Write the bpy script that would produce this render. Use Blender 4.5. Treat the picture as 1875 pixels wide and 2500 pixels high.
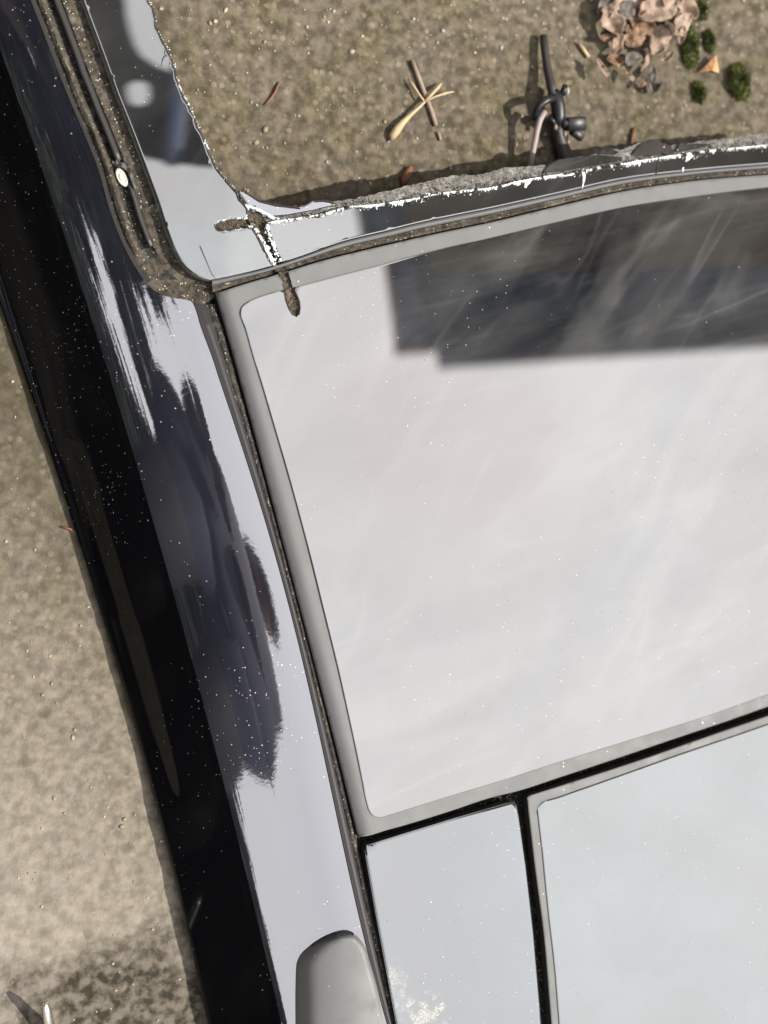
import bpy, bmesh, math, random
import numpy as np
from mathutils import Vector, Matrix, Quaternion
from mathutils import noise as mnoise
from mathutils.geometry import delaunay_2d_cdt

random.seed(7)
rng = np.random.default_rng(7)
R = math.radians
scene = bpy.context.scene
for o in list(bpy.data.objects):
    bpy.data.objects.remove(o)

# ------------------------------------------------------------------ camera
ZR = 0.074                     # height of the roof skin above the concrete
TILT = R(20.0)                 # the phone looks down and over to the right
FPX = 3750.0
DIST = 1.0
D = Vector((math.sin(TILT), 0, -math.cos(TILT)))
RT = Vector((math.cos(TILT), 0, math.sin(TILT)))
UP = Vector((0, 1, 0))
CAM = Vector((0, 0, ZR)) - D * DIST
cam_data = bpy.data.cameras.new('camera')
cam = bpy.data.objects.new('camera', cam_data)
scene.collection.objects.link(cam)
cam.matrix_world = Matrix(((RT.x, UP.x, -D.x, CAM.x), (RT.y, UP.y, -D.y, CAM.y), (RT.z, UP.z, -D.z, CAM.z), (0, 0, 0, 1)))
cam_data.sensor_fit = 'HORIZONTAL'
cam_data.sensor_width = 36
cam_data.lens = 36 * FPX / 1875
cam_data.clip_start = 0.002
cam_data.clip_end = 500
cam_data.dof.use_dof = True
cam_data.dof.focus_distance = 1.0
cam_data.dof.aperture_fstop = 5.6
scene.camera = cam

# ------------------------------------------------------------------ world and sun
SUN_EL, SUN_AZ = R(51), math.atan2(-0.12, 1.0)       # azimuth from +X
SUN_DIR = Vector((math.cos(SUN_EL) * math.cos(SUN_AZ), math.cos(SUN_EL) * math.sin(SUN_AZ), math.sin(SUN_EL)))
world = bpy.data.worlds.new('World')
scene.world = world
world.use_nodes = True
wn, wl = world.node_tree.nodes, world.node_tree.links
wn.clear()
wout = wn.new('ShaderNodeOutputWorld')
wbg = wn.new('ShaderNodeBackground')
wbg.inputs['Strength'].default_value = 0.1
sky = wn.new('ShaderNodeTexSky')
sky.sky_type = 'NISHITA'
sky.sun_disc = False
sky.sun_elevation = SUN_EL
sky.sun_rotation = math.pi / 2 - SUN_AZ
wtc = wn.new('ShaderNodeTexCoord')
wno = wn.new('ShaderNodeTexNoise')
wno.inputs['Scale'].default_value = 1.6
wno.inputs['Detail'].default_value = 6
wno.inputs['Roughness'].default_value = 0.5
wmr = wn.new('ShaderNodeMapRange')
wmr.inputs['From Min'].default_value = 0.25
wmr.inputs['From Max'].default_value = 0.6
wmr.inputs['To Min'].default_value = 0.9
wmr.inputs['To Max'].default_value = 1.0
wmix = wn.new('ShaderNodeMix')
wmix.data_type = 'RGBA'
wmix.inputs['B'].default_value = (9.1, 9.1, 9.2, 1)
wl.new(wtc.outputs['Generated'], wno.inputs['Vector'])
wl.new(wno.outputs['Fac'], wmr.inputs['Value'])
wl.new(wmr.outputs['Result'], wmix.inputs['Factor'])
wl.new(sky.outputs['Color'], wmix.inputs['A'])
wdot = wn.new('ShaderNodeVectorMath'); wdot.operation = 'DOT_PRODUCT'
wdot.inputs[1].default_value = SUN_DIR
wl.new(wtc.outputs['Generated'], wdot.inputs[0])
wgl = wn.new('ShaderNodeMapRange'); wgl.interpolation_type = 'SMOOTHSTEP'
for k, x in (('From Min', 0.62), ('From Max', 1.0), ('To Min', 1.0), ('To Max', 1.30)):
    wgl.inputs[k].default_value = x
wl.new(wdot.outputs['Value'], wgl.inputs['Value'])
wmul = wn.new('ShaderNodeVectorMath'); wmul.operation = 'SCALE'
wl.new(wmix.outputs['Result'], wmul.inputs[0])
wl.new(wgl.outputs['Result'], wmul.inputs['Scale'])
wl.new(wmul.outputs[0], wbg.inputs['Color'])
wl.new(wbg.outputs['Background'], wout.inputs['Surface'])
sun_data = bpy.data.lights.new('sun', 'SUN')
sun_data.energy = 3.6
sun_data.angle = R(0.55)
sun_data.color = (1.0, 0.95, 0.86)
sun = bpy.data.objects.new('sun', sun_data)
scene.collection.objects.link(sun)
sun.rotation_euler = (-SUN_DIR).to_track_quat('-Z', 'Y').to_euler()
sun.location = SUN_DIR * 20

scene.view_settings.view_transform = 'Standard'
scene.view_settings.look = 'None'
scene.view_settings.gamma = 1
scene.view_settings.use_curve_mapping = False
scene.view_settings.exposure = 0.75
scene.render.engine = 'CYCLES'
scene.cycles.use_denoising = True
scene.cycles.max_bounces = 8

# ------------------------------------------------------------------ helpers
def ray(u, v):
    return (D + RT * ((u - 937.5) / FPX) + UP * ((1250 - v) / FPX))

def P(u, v, z):
    """Point of the place seen at photo position (u, v) at height z."""
    d = ray(u, v)
    return CAM + d * ((z - CAM.z) / d.z)

def link(o):
    scene.collection.objects.link(o)
    return o

def tag(o, label=None, cat=None, group=None, kind=None):
    for k, val in (('label', label), ('category', cat), ('group', group), ('kind', kind)):
        if val:
            o[k] = val
    return o

def mesh_obj(name, verts, faces, mats, parent=None, smooth=True, fmat=None):
    me = bpy.data.meshes.new(name)
    me.from_pydata([tuple(v) for v in verts], [], faces)
    for m in (mats if isinstance(mats, (list, tuple)) else [mats]):
        me.materials.append(m)
    if fmat is not None:
        me.polygons.foreach_set('material_index', fmat)
    me.polygons.foreach_set('use_smooth', [smooth] * len(me.polygons))
    me.update()
    o = link(bpy.data.objects.new(name, me))
    if parent:
        o.parent = parent
    return o

def bm_obj(name, bm, mats, parent=None, smooth=False):
    me = bpy.data.meshes.new(name)
    bm.normal_update()
    bm.to_mesh(me)
    bm.free()
    for m in (mats if isinstance(mats, (list, tuple)) else [mats]):
        me.materials.append(m)
    me.polygons.foreach_set('use_smooth', [smooth] * len(me.polygons))
    o = link(bpy.data.objects.new(name, me))
    if parent:
        o.parent = parent
    return o

def empty(name, loc=(0, 0, 0), rz=0):
    o = link(bpy.data.objects.new(name, None))
    o.location = loc
    o.rotation_euler = (0, 0, rz)
    o.empty_display_size = 0.05
    return o

def catmull(pts, step):
    """Dense smooth line through the points."""
    p = [np.array(q, float) for q in pts]
    out = []
    for i in range(len(p) - 1):
        a, b, c, d = p[max(i - 1, 0)], p[i], p[i + 1], p[min(i + 2, len(p) - 1)]
        n = max(1, int(np.linalg.norm((c - b)[:2]) / step))
        # centripetal-ish: plain cardinal with chord-limited tangents
        L = np.linalg.norm(c - b)
        def tang(x, y, z):
            l1, l2 = np.linalg.norm(y - x) + 1e-9, np.linalg.norm(z - y) + 1e-9
            return ((y - x) / l1 * l2 + (z - y) / l2 * l1) / (l1 + l2) * L
        m0 = tang(a, b, c) if i > 0 else (c - b)
        m1 = tang(b, c, d) if i < len(p) - 2 else (c - b)
        for k in range(n):
            t = k / n
            out.append((2 * t**3 - 3 * t**2 + 1) * b + (t**3 - 2 * t**2 + t) * m0 + (-2 * t**3 + 3 * t**2) * c + (t**3 - t**2) * m1)
    out.append(p[-1])
    return np.array(out)

def along_v(pts):
    d = catmull(pts, 6)
    v = np.maximum.accumulate(d[:, 1] + np.arange(len(d)) * 1e-6)
    return lambda x: float(np.interp(x, v, d[:, 0]))

def along_u(pts):
    d = catmull(pts, 6)
    u = np.maximum.accumulate(d[:, 0] + np.arange(len(d)) * 1e-6)
    return lambda x: float(np.interp(x, u, d[:, 1]))

def seg_dist(pts, loop):
    a = loop
    b = np.roll(loop, -1, 0)
    ab = b - a
    L2 = (ab**2).sum(1) + 1e-12
    ap = pts[:, None, :] - a[None]
    t = np.clip((ap * ab[None]).sum(2) / L2[None], 0, 1)
    q = a[None] + t[..., None] * ab[None]
    return np.sqrt(((pts[:, None, :] - q)**2).sum(2)).min(1)

def inside(pts, loop):
    x, y = pts[:, 0], pts[:, 1]
    c = np.zeros(len(pts), bool)
    a, b = loop, np.roll(loop, -1, 0)
    for (x0, y0), (x1, y1) in zip(a, b):
        if y0 == y1:
            continue
        cr = ((y0 > y) != (y1 > y)) & (x < (x1 - x0) * (y - y0) / (y1 - y0) + x0)
        c ^= cr
    return c

def dense(loop, step):
    out = []
    n = len(loop)
    for i in range(n):
        a, b = np.array(loop[i], float), np.array(loop[(i + 1) % n], float)
        k = max(1, int(np.linalg.norm(b - a) / step))
        for j in range(k):
            out.append(a + (b - a) * j / k)
    return np.array(out)

def piece(name, loop, zf, mats, parent, thick=0.004, er=0, ed=0.0, grid=26, holes=(), step=9, rim_mat=0, smooth=True):
    """A sheet cut to an outline, bent to the height zf, with a rounded edge (er wide, ed deep) and a real rim of its thickness."""
    loop = dense(loop, step)
    hl = [dense(h, step) for h in holes]
    loops = [loop] + hl
    allb = np.concatenate(loops)
    lo, hi = loop.min(0), loop.max(0)
    gx, gy = np.meshgrid(np.arange(lo[0], hi[0], grid), np.arange(lo[1], hi[1], grid))
    st = np.stack([gx.ravel(), gy.ravel()], 1)
    st[:, 0] += (np.round((st[:, 1] - lo[1]) / grid) % 2) * grid * 0.5
    if er > 0:
        rings = []
        area = 0.5 * np.sum(loop[:, 0] * np.roll(loop[:, 1], -1) - np.roll(loop[:, 0], -1) * loop[:, 1])
        tn = np.roll(loop, -1, 0) - np.roll(loop, 1, 0)
        nn = np.stack([-tn[:, 1], tn[:, 0]], 1) * (1 if area > 0 else -1)
        nn /= np.linalg.norm(nn, axis=1)[:, None] + 1e-9
        for f in (0.12, 0.3, 0.6, 1.0, 1.3):
            q = loop + nn * er * f
            q = q[seg_dist(q, loop) > er * f * 0.93]
            rings.append(q)
        rg = np.concatenate(rings)
        st = st[seg_dist(st, loop) > er * 1.5]
        st = np.concatenate([rg, st])
    else:
        st = st[seg_dist(st, loop) > grid * 0.35]
    st = st[inside(st, loop)]
    for h in hl:
        st = st[~inside(st, h)]
        st = st[seg_dist(st, h) > 4]
    pts = np.concatenate([allb, st])
    edges, k = [], 0
    for l in loops:
        n = len(l)
        edges += [(k + i, k + (i + 1) % n) for i in range(n)]
        k += n
    vo, eo, fo, *_ = delaunay_2d_cdt([Vector(p) for p in pts], edges, [], 0, 1e-4)
    V2 = np.array([tuple(v) for v in vo])
    fo = [tuple(f) for f in fo]
    cen = np.array([V2[list(f)].mean(0) for f in fo])
    ok = inside(cen, loop)
    for h in hl:
        ok &= ~inside(cen, h)
    fo = [f for f, k in zip(fo, ok) if k]
    dd = seg_dist(V2, loop) if er > 0 else None
    verts = []
    for i, (u, v) in enumerate(V2):
        z = zf(u, v)
        if er > 0 and dd[i] < er:
            t = 1 - dd[i] / er
            z -= ed * (1 - math.sqrt(max(0, 1 - t * t)))
        verts.append(P(u, v, z))
    faces = [tuple(f) for f in fo]
    fm = [0] * len(faces)
    # face up
    fixed = []
    for f in faces:
        a, b, c = verts[f[0]], verts[f[1]], verts[f[2]]
        fixed.append(f if (b - a).cross(c - a).z > 0 else f[::-1])
    faces = fixed
    # rim: boundary edges get their own vertices going down
    from collections import Counter
    ec = Counter()
    for f in faces:
        for i in range(len(f)):
            ec[tuple(sorted((f[i], f[(i + 1) % len(f)])))] += 1
    nv = {}
    def low(i, dz):
        key = (i, dz)
        if key not in nv:
            verts.append(verts[i] - Vector((0, 0, dz)))
            nv[key] = len(verts) - 1
        return nv[key]
    for f in list(faces):
        for i in range(len(f)):
            a, b = f[i], f[(i + 1) % len(f)]
            if ec[tuple(sorted((a, b)))] == 1:
                faces.append((low(b, 0.0), low(a, 0.0), low(a, thick), low(b, thick)))
                fm.append(rim_mat)
    return mesh_obj(name, verts, faces, mats, parent, smooth, fm)

def loft(name, rows, mats, parent, colmat=None, smooth=True):
    """rows: list of lists of world points (a grid)."""
    nr, nc = len(rows), len(rows[0])
    verts = [p for r in rows for p in r]
    faces, fm = [], []
    for i in range(nr - 1):
        for j in range(nc - 1):
            f = (i * nc + j, i * nc + j + 1, (i + 1) * nc + j + 1, (i + 1) * nc + j)
            a, b, c = verts[f[0]], verts[f[1]], verts[f[2]]
            faces.append(f)
            fm.append(colmat[j] if colmat else 0)
    up = sum((verts[f[1]] - verts[f[0]]).cross(verts[f[2]] - verts[f[1]]).z for f in faces)
    if up < 0:
        faces = [f[::-1] for f in faces]
    return mesh_obj(name, verts, faces, mats, parent, smooth, fm)

def tube(bm, pts, radii, n=8, closed_ends=True):
    pts = [Vector(p) for p in pts]
    rings = []
    prev = None
    for i, p in enumerate(pts):
        t = (pts[min(i + 1, len(pts) - 1)] - pts[max(i - 1, 0)]).normalized()
        if prev is None:
            a = t.cross(Vector((0, 0, 1)))
            if a.length < 1e-3:
                a = t.cross(Vector((1, 0, 0)))
            a.normalize()
        else:
            a = (prev - t * prev.dot(t)).normalized()
        prev = a
        b = t.cross(a)
        r = radii[i] if hasattr(radii, '__len__') else radii
        rings.append([bm.verts.new(p + (a * math.cos(k * 2 * math.pi / n) + b * math.sin(k * 2 * math.pi / n)) * r) for k in range(n)])
    for i in range(len(rings) - 1):
        for k in range(n):
            bm.faces.new((rings[i][k], rings[i][(k + 1) % n], rings[i + 1][(k + 1) % n], rings[i + 1][k]))
    if closed_ends:
        bm.faces.new(rings[0][::-1])
        bm.faces.new(rings[-1])

def box(bm, M, lo, hi):
    vs = [bm.verts.new(M @ Vector((x, y, z))) for z in (lo[2], hi[2]) for y in (lo[1], hi[1]) for x in (lo[0], hi[0])]
    for f in ((0, 2, 3, 1), (4, 5, 7, 6), (0, 1, 5, 4), (2, 6, 7, 3), (0, 4, 6, 2), (1, 3, 7, 5)):
        bm.faces.new([vs[i] for i in f])

# ------------------------------------------------------------------ materials
class NT:
    def __init__(self, name):
        self.m = bpy.data.materials.new(name)
        self.m.use_nodes = True
        self.n = self.m.node_tree.nodes
        self.l = self.m.node_tree.links
        self.bsdf = self.n['Principled BSDF']
        self.out = self.n['Material Output']
        self.tc = self.n.new('ShaderNodeTexCoord')
    def mapping(self, scale=(1, 1, 1), rot=(0, 0, 0), loc=(0, 0, 0)):
        m = self.n.new('ShaderNodeMapping')
        m.inputs['Scale'].default_value = scale
        m.inputs['Rotation'].default_value = rot
        m.inputs['Location'].default_value = loc
        self.l.new(self.tc.outputs['Object'], m.inputs['Vector'])
        return m.outputs['Vector']
    def noise(self, scale, detail=4, rough=0.55, vec=None, dist=0.0):
        t = self.n.new('ShaderNodeTexNoise')
        t.inputs['Scale'].default_value = scale
        t.inputs['Detail'].default_value = detail
        t.inputs['Roughness'].default_value = rough
        t.inputs['Distortion'].default_value = dist
        self.l.new(vec or self.tc.outputs['Object'], t.inputs['Vector'])
        return t.outputs['Fac']
    def voro(self, scale, feature='F1', vec=None, rand=1.0):
        t = self.n.new('ShaderNodeTexVoronoi')
        t.feature = feature
        t.inputs['Scale'].default_value = scale
        t.inputs['Randomness'].default_value = rand
        self.l.new(vec or self.tc.outputs['Object'], t.inputs['Vector'])
        return t
    def ramp(self, fac, stops):
        r = self.n.new('ShaderNodeValToRGB')
        el = r.color_ramp.elements
        while len(el) < len(stops):
            el.new(0.5)
        for e, (p, c) in zip(el, stops):
            e.position = p
            e.color = (c if hasattr(c, '__len__') else (c, c, c)) + ((1,) if hasattr(c, '__len__') and len(c) == 3 else ()) if hasattr(c, '__len__') else (c, c, c, 1)
        self.l.new(fac, r.inputs['Fac'])
        return r.outputs['Color']
    def rng(self, fac, a, b, c=0.0, d=1.0):
        r = self.n.new('ShaderNodeMapRange')
        for k, x in (('From Min', a), ('From Max', b), ('To Min', c), ('To Max', d)):
            r.inputs[k].default_value = x
        self.l.new(fac, r.inputs['Value'])
        return r.outputs['Result']
    def math(self, op, a, b=None):
        r = self.n.new('ShaderNodeMath')
        r.operation = op
        for i, x in enumerate((a, b)):
            if x is None:
                continue
            if isinstance(x, (int, float)):
                r.inputs[i].default_value = x
            else:
                self.l.new(x, r.inputs[i])
        return r.outputs[0]
    def mix(self, fac, a, b):
        r = self.n.new('ShaderNodeMix')
        r.data_type = 'RGBA'
        for k, x in (('Factor', fac), ('A', a), ('B', b)):
            if isinstance(x, (int, float)):
                r.inputs[k].default_value = x
            elif isinstance(x, tuple):
                r.inputs[k].default_value = x + (1,) if len(x) == 3 else x
            else:
                self.l.new(x, r.inputs[k])
        return r.outputs['Result']
    def bump(self, h, strength, dist):
        b = self.n.new('ShaderNodeBump')
        b.inputs['Strength'].default_value = strength
        b.inputs['Distance'].default_value = dist
        self.l.new(h, b.inputs['Height'])
        return b.outputs['Normal']
    def set(self, **kw):
        names = {'color': 'Base Color', 'rough': 'Roughness', 'metal': 'Metallic', 'ior': 'IOR', 'normal': 'Normal', 'spec': 'Specular IOR Level', 'coat': 'Coat Weight', 'trans': 'Transmission Weight', 'alpha': 'Alpha', 'tint': 'Specular Tint', 'sss': 'Subsurface Weight'}
        for k, x in kw.items():
            i = self.bsdf.inputs[names[k]]
            if isinstance(x, (int, float)):
                i.default_value = x
            elif isinstance(x, tuple):
                i.default_value = x + (1,) if len(x) == 3 else x
            else:
                self.l.new(x, i)
        return self
    def specks(self, scale, size, keep, dens_scale=9.0, lo=0.3, hi=0.75):
        """Mask of scattered dust specks: random grid cells, each with a tiny off-centre dot, thicker in some places."""
        v = self.voro(scale)
        d = self.math('LESS_THAN', v.outputs['Distance'], size)
        sep = self.n.new('ShaderNodeSeparateColor')
        self.l.new(v.outputs['Color'], sep.inputs['Color'])
        dens = self.rng(self.noise(dens_scale, 2), lo, hi, 0.0, keep)
        k = self.math('LESS_THAN', sep.outputs['Red'], dens)
        # vary dot size
        big = self.math('MULTIPLY', sep.outputs['Green'], size)
        d2 = self.math('LESS_THAN', v.outputs['Distance'], big)
        return self.math('MULTIPLY', d2, k)
    def over(self, mask, color, rough=0.8):
        """Lay matt dirt over the current surface."""
        dif = self.n.new('ShaderNodeBsdfDiffuse')
        if isinstance(color, tuple):
            dif.inputs['Color'].default_value = color + (1,)
        else:
            self.l.new(color, dif.inputs['Color'])
        mx = self.n.new('ShaderNodeMixShader')
        cur = self.out.inputs['Surface'].links[0].from_socket
        if isinstance(mask, (int, float)):
            mx.inputs['Fac'].default_value = mask
        else:
            self.l.new(mask, mx.inputs['Fac'])
        self.l.new(cur, mx.inputs[1])
        self.l.new(dif.outputs[0], mx.inputs[2])
        self.l.new(mx.outputs[0], self.out.inputs['Surface'])
        return self

def simple(name, color, rough=0.6, **kw):
    return NT(name).set(color=color, rough=rough, **kw).m

ROT = R(-13)          # the roof lies turned by 13 degrees

def mat_paint():
    t = NT('black_gloss_paint')
    n = t.noise(900, 2)
    t.set(color=(0.012, 0.012, 0.018), rough=0.035, ior=4.1, tint=(0.985, 0.97, 1.0), normal=t.bump(t.noise(260, 3), 0.02, 0.001))
    film = t.rng(t.noise(30, 5, 0.6), 0.35, 0.75, 0.006, 0.02)
    t.over(film, (0.36, 0.4, 0.58))
    t.over(t.math('MULTIPLY', t.specks(620, 0.24, 0.4, 9, 0.40, 0.72), .9), (0.8, 0.78, 0.76))
    t.over(t.specks(330, 0.15, 0.12, 9, 0.42, 0.72), (0.85, 0.84, 0.82))
    return t.m

def mat_side():
    t = NT('darkened_side_paint')  # same paint as the rail, its dark reflection put into the material
    t.set(color=(0.004, 0.004, 0.005), rough=0.05, ior=1.4, spec=0.3)
    t.over(t.specks(700, 0.2, 0.34, 8, 0.36, 0.72), (0.55, 0.53, 0.5))
    t.over(t.specks(380, 0.13, 0.08, 8, 0.36, 0.72), (0.75, 0.73, 0.7))
    sc = t.specks(620, 0.34, 0.5, 14, 0.52, 0.78)
    t.over(t.math('MULTIPLY', sc, t.rng(t.noise(7, 2, vec=t.mapping(loc=(0.3, 0.1, 0))), 0.5, 0.62)), (0.35, 0.31, 0.24))
    return t.m

def mat_glass(name, tintv, film_lo, film_hi, smear=True, seed=0.0):
    t = NT(name)
    t.set(color=(0.004, 0.005, 0.007), rough=0.02, ior=3.9, tint=tintv)
    blot = t.noise(6.5, 4, 0.55, vec=t.mapping(loc=(1 + seed, 0, 0)), dist=0.6)
    cloud = t.noise(16, 5, 0.62, vec=t.mapping(loc=(seed, 3, 0)), dist=0.5)
    def along(theta, long, across, loc):
        m = t.n.new('ShaderNodeMapping')
        m.vector_type = 'TEXTURE'
        m.inputs['Scale'].default_value = (long, across, 1)
        m.inputs['Rotation'].default_value = (0, 0, R(theta))
        m.inputs['Location'].default_value = loc
        t.l.new(t.tc.outputs['Object'], m.inputs['Vector'])
        return m.outputs['Vector']
    def crest(theta, long, across, loc, sharp, dist=0.8):
        """Thin curved wipe marks: the crests of a stretched, warped noise."""
        n = t.noise(1.0, 3, 0.5, vec=along(theta, long, across, loc), dist=dist)
        r = t.math('SUBTRACT', 1.0, t.math('ABSOLUTE', t.math('SUBTRACT', t.math('MULTIPLY', n, 2.0), 1.0)))
        return t.math('POWER', r, sharp)
    def streak(ang, seed2):
        return t.noise(1.0, 5, 0.6, vec=t.mapping(scale=(7, 120, 7), rot=(0, 0, R(ang)), loc=(seed2, seed2, 0)), dist=0.25)
    if smear:
        m1 = t.rng(t.noise(7, 3, vec=t.mapping(loc=(7, 2, 0))), .42, .6)
        m2 = t.rng(t.noise(8, 3, vec=t.mapping(loc=(2, 9, 0))), .45, .62)
        w1 = t.math('MULTIPLY', crest(20, .42, .075, (.13, .2, 0), 16), m1)
        w2 = t.math('MULTIPLY', crest(58, .34, .07, (.4, .1, 0), 20), m2)
        w3 = t.rng(t.noise(1.0, 4, 0.5, vec=along(24, .26, .075, (.7, .3, 0)), dist=0.9), .42, .6)
        w4 = t.math('MULTIPLY', t.rng(t.noise(1.0, 4, 0.55, vec=along(52, .2, .06, (.2, .9, 0)), dist=0.8), .5, .62), t.rng(t.noise(5, 2, vec=t.mapping(loc=(4, 4, 0))), .42, .58))
        fine = t.rng(t.noise(1.0, 3, 0.6, vec=along(14, .09, .0035, (.1, 0, 0)), dist=0.2), .5, .8)
        s = t.math('ADD', t.math('MULTIPLY', w1, 0.5), t.math('MULTIPLY', w2, 0.5))
        s = t.math('ADD', s, t.math('MULTIPLY', w3, 0.36))
        s = t.math('ADD', s, t.math('MULTIPLY', w4, 0.4))
        s = t.math('ADD', s, t.math('MULTIPLY', fine, 0.16))
        s = t.math('ADD', s, t.math('MULTIPLY', t.rng(cloud, .45, .7), 0.14))
        film = t.rng(s, 0.0, 1.3, film_lo, film_hi)
    else:
        film = t.rng(t.math('ADD', cloud, t.math('MULTIPLY', blot, .5)), .55, 1.1, film_lo, film_hi)
    tt = t.mix(t.rng(blot, 0.38, 0.62), tintv, tuple(x * y for x, y in zip(tintv, (0.95, 0.915, 0.895))))
    t.set(tint=t.mix(t.math('MULTIPLY', t.rng(cloud, 0.42, 0.7), 0.6), tt, tuple(x * 0.84 for x in tintv)))
    if smear:
        c = P(1080, 1020, ZR)
        dv = t.n.new('ShaderNodeVectorMath'); dv.operation = 'DISTANCE'
        t.l.new(t.tc.outputs['Object'], dv.inputs[0]); dv.inputs[1].default_value = (c.x, c.y, c.z)
        pm = t.math('MULTIPLY', t.rng(t.math('ADD', dv.outputs['Value'], t.rng(blot, .3, .7, -.05, .05)), .15, .03), 0.8)
        cur = t.bsdf.inputs['Specular Tint'].links[0].from_socket
        t.set(tint=t.mix(pm, cur, (0.93, 0.865, 0.82)))
    t.over(film, (0.8, 0.79, 0.77))
    t.over(t.math('MULTIPLY', t.specks(1000, 0.28, 0.05, 9, 0.45, 0.8), 0.8), (0.85, 0.85, 0.85))
    t.over(t.specks(300, 0.12, 0.022, 9, 0.45, 0.8), (0.85, 0.85, 0.85))
    t.over(t.math('MULTIPLY', t.specks(420, 0.2, 0.06, 12, 0.4, 0.8), 0.5), (0.06, 0.055, 0.05))
    if name == 'gloss_black_cover':
        for cu, cv, rad in ((905, 2440, .026), (1035, 2490, .012)):
            c = P(cu, cv, ZR)
            dv = t.n.new('ShaderNodeVectorMath'); dv.operation = 'DISTANCE'
            t.l.new(t.tc.outputs['Object'], dv.inputs[0]); dv.inputs[1].default_value = (c.x, c.y, c.z)
            m = t.math('MULTIPLY', t.rng(t.math('ADD', dv.outputs['Value'], t.rng(t.noise(140, 4), .3, .7, -.012, .012)), rad, rad * .3), t.rng(t.noise(700, 3, .7), .42, .6))
            t.over(t.math('MULTIPLY', m, .45), (0.7, 0.68, 0.55))
    return t.m

def mat_dirt(name, a, b, c, scale=1.0, bump=1.0, rough=0.85):
    t = NT(name)
    n1 = t.noise(260 * scale, 5, 0.7)
    n2 = t.noise(70 * scale, 4, 0.6)
    col = t.mix(t.rng(n1, 0.35, 0.62), a, b)
    col = t.mix(t.rng(n2, 0.55, 0.8), col, c)
    v = t.voro(900 * scale)
    sep = t.n.new('ShaderNodeSeparateColor')
    t.l.new(v.outputs['Color'], sep.inputs['Color'])
    grit = t.math('MULTIPLY', t.math('LESS_THAN', v.outputs['Distance'], 0.35), t.math('GREATER_THAN', sep.outputs['Red'], 0.92))
    col = t.mix(grit, col, (0.62, 0.56, 0.45))
    h = t.math('ADD', t.math('MULTIPLY', n1, 0.7), t.math('MULTIPLY', n2, 0.6))
    t.set(color=col, rough=rough, normal=t.bump(h, 0.9 * bump, 0.002), ior=1.35)
    return t.m

def mat_border(name='border_satin_black', ior=1.35, rough=0.55, base=0.145):
    t = NT(name)
    t.set(color=(base, base, base), rough=t.rng(t.noise(60, 4), 0.3, 0.7, rough * 0.8, rough * 1.3), ior=ior, normal=t.bump(t.noise(900, 2), 0.04, 0.0004))
    t.over(t.rng(t.noise(45, 5), 0.4, 0.75, 0.01, 0.06), (0.4, 0.4, 0.4))
    t.over(t.specks(330, 0.2, 0.15), (0.75, 0.73, 0.7))
    return t.m

M_PAINT, M_SIDE = mat_paint(), mat_side()
M_GLASS = mat_glass('tinted_roof_glass', (1.0, 0.995, 0.985), 0.002, 0.10)
M_GLASS2 = mat_glass('tinted_sliding_glass', (0.97, 1.0, 1.0), 0.003, 0.03, False, 2.0)
M_FIXED = mat_glass('gloss_black_cover', (0.91, 0.945, 0.97), 0.003, 0.03, False, 4.0)
M_WIND = mat_glass('windscreen_glass', (0.97, 0.985, 0.98), 0.012, 0.05, True, 6.0)
M_BORDER = mat_border()
M_LIP = mat_border('rubber_lip', 1.4, 0.6, 0.12)
M_RUBBER = simple('black_rubber', (0.035, 0.033, 0.032), 0.45)
M_DIRT = mat_dirt('gritty_brown_dirt', (0.02, 0.017, 0.014), (0.1, 0.083, 0.064), (0.2, 0.17, 0.13))
M_SEALDIRT = mat_dirt('dusty_black_seal', (0.008, 0.008, 0.008), (0.05, 0.046, 0.04), (0.15, 0.13, 0.1), 1.3)
M_GAP = mat_dirt('dusty_black_gap', (0.012, 0.012, 0.011), (0.03, 0.029, 0.026), (0.06, 0.055, 0.048), 1.3)
M_GOUGE = mat_dirt('cut_channel_dirt', (0.018, 0.014, 0.01), (0.12, 0.092, 0.064), (0.3, 0.25, 0.18), 2.2, 1.6)
M_RIM = mat_dirt('ground_glass_edge', (0.1, 0.1, 0.1), (0.34, 0.34, 0.32), (0.55, 0.56, 0.54), 2.0)
M_FLANGE = mat_dirt('cut_flange_edge', (0.04, 0.038, 0.036), (0.2, 0.185, 0.17), (0.36, 0.35, 0.33), 1.9, 0.6)
M_CRUMB = NT('crushed_glass').set(color=(0.86, 0.9, 0.89), rough=0.35, ior=1.5).m
M_SHARD = mat_glass('shard_glass', (0.97, 0.985, 0.98), 0.02, 0.06, False, 9.0)

# ------------------------------------------------------------------ outlines read off the place (photo positions)
E_ = [(-140, 360), (-60, 566), (0, 746), (42, 869), (114, 1071), (186, 1300), (245, 1500), (278, 1595), (320, 1750), (367, 1924), (409, 2085), (467, 2316), (506, 2500), (530, 2620)]
R_ = [(-70, -80), (-42, 10), (0, 127), (77, 328), (120, 455), (162, 598), (205, 735), (253, 869), (312, 1037), (350, 1206), (388, 1333), (435, 1493), (464, 1595), (502, 1722), (540, 1890), (586, 2090), (619, 2201), (653, 2349), (687, 2500), (714, 2620)]
S_ = [(46, -80), (73, 0), (100, 69), (135, 162), (166, 239), (204, 328), (239, 417), (266, 513), (297, 594), (328, 652), (359, 694), (388, 716), (421, 727), (450, 731), (468, 737), (477, 755), (488, 792), (507, 844), (527, 893), (556, 990), (586, 1080), (624, 1200), (664, 1328), (698, 1465), (743, 1628), (781, 1790), (822, 2002), (856, 2150), (881, 2270), (894, 2320), (909, 2370), (929, 2440), (948, 2505), (980, 2620)]
W_ = [(172, -80), (200, 0), (247, 127), (282, 224), (320, 320), (359, 424), (386, 498), (409, 571), (432, 625), (455, 656), (484, 677), (513, 685)]
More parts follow.
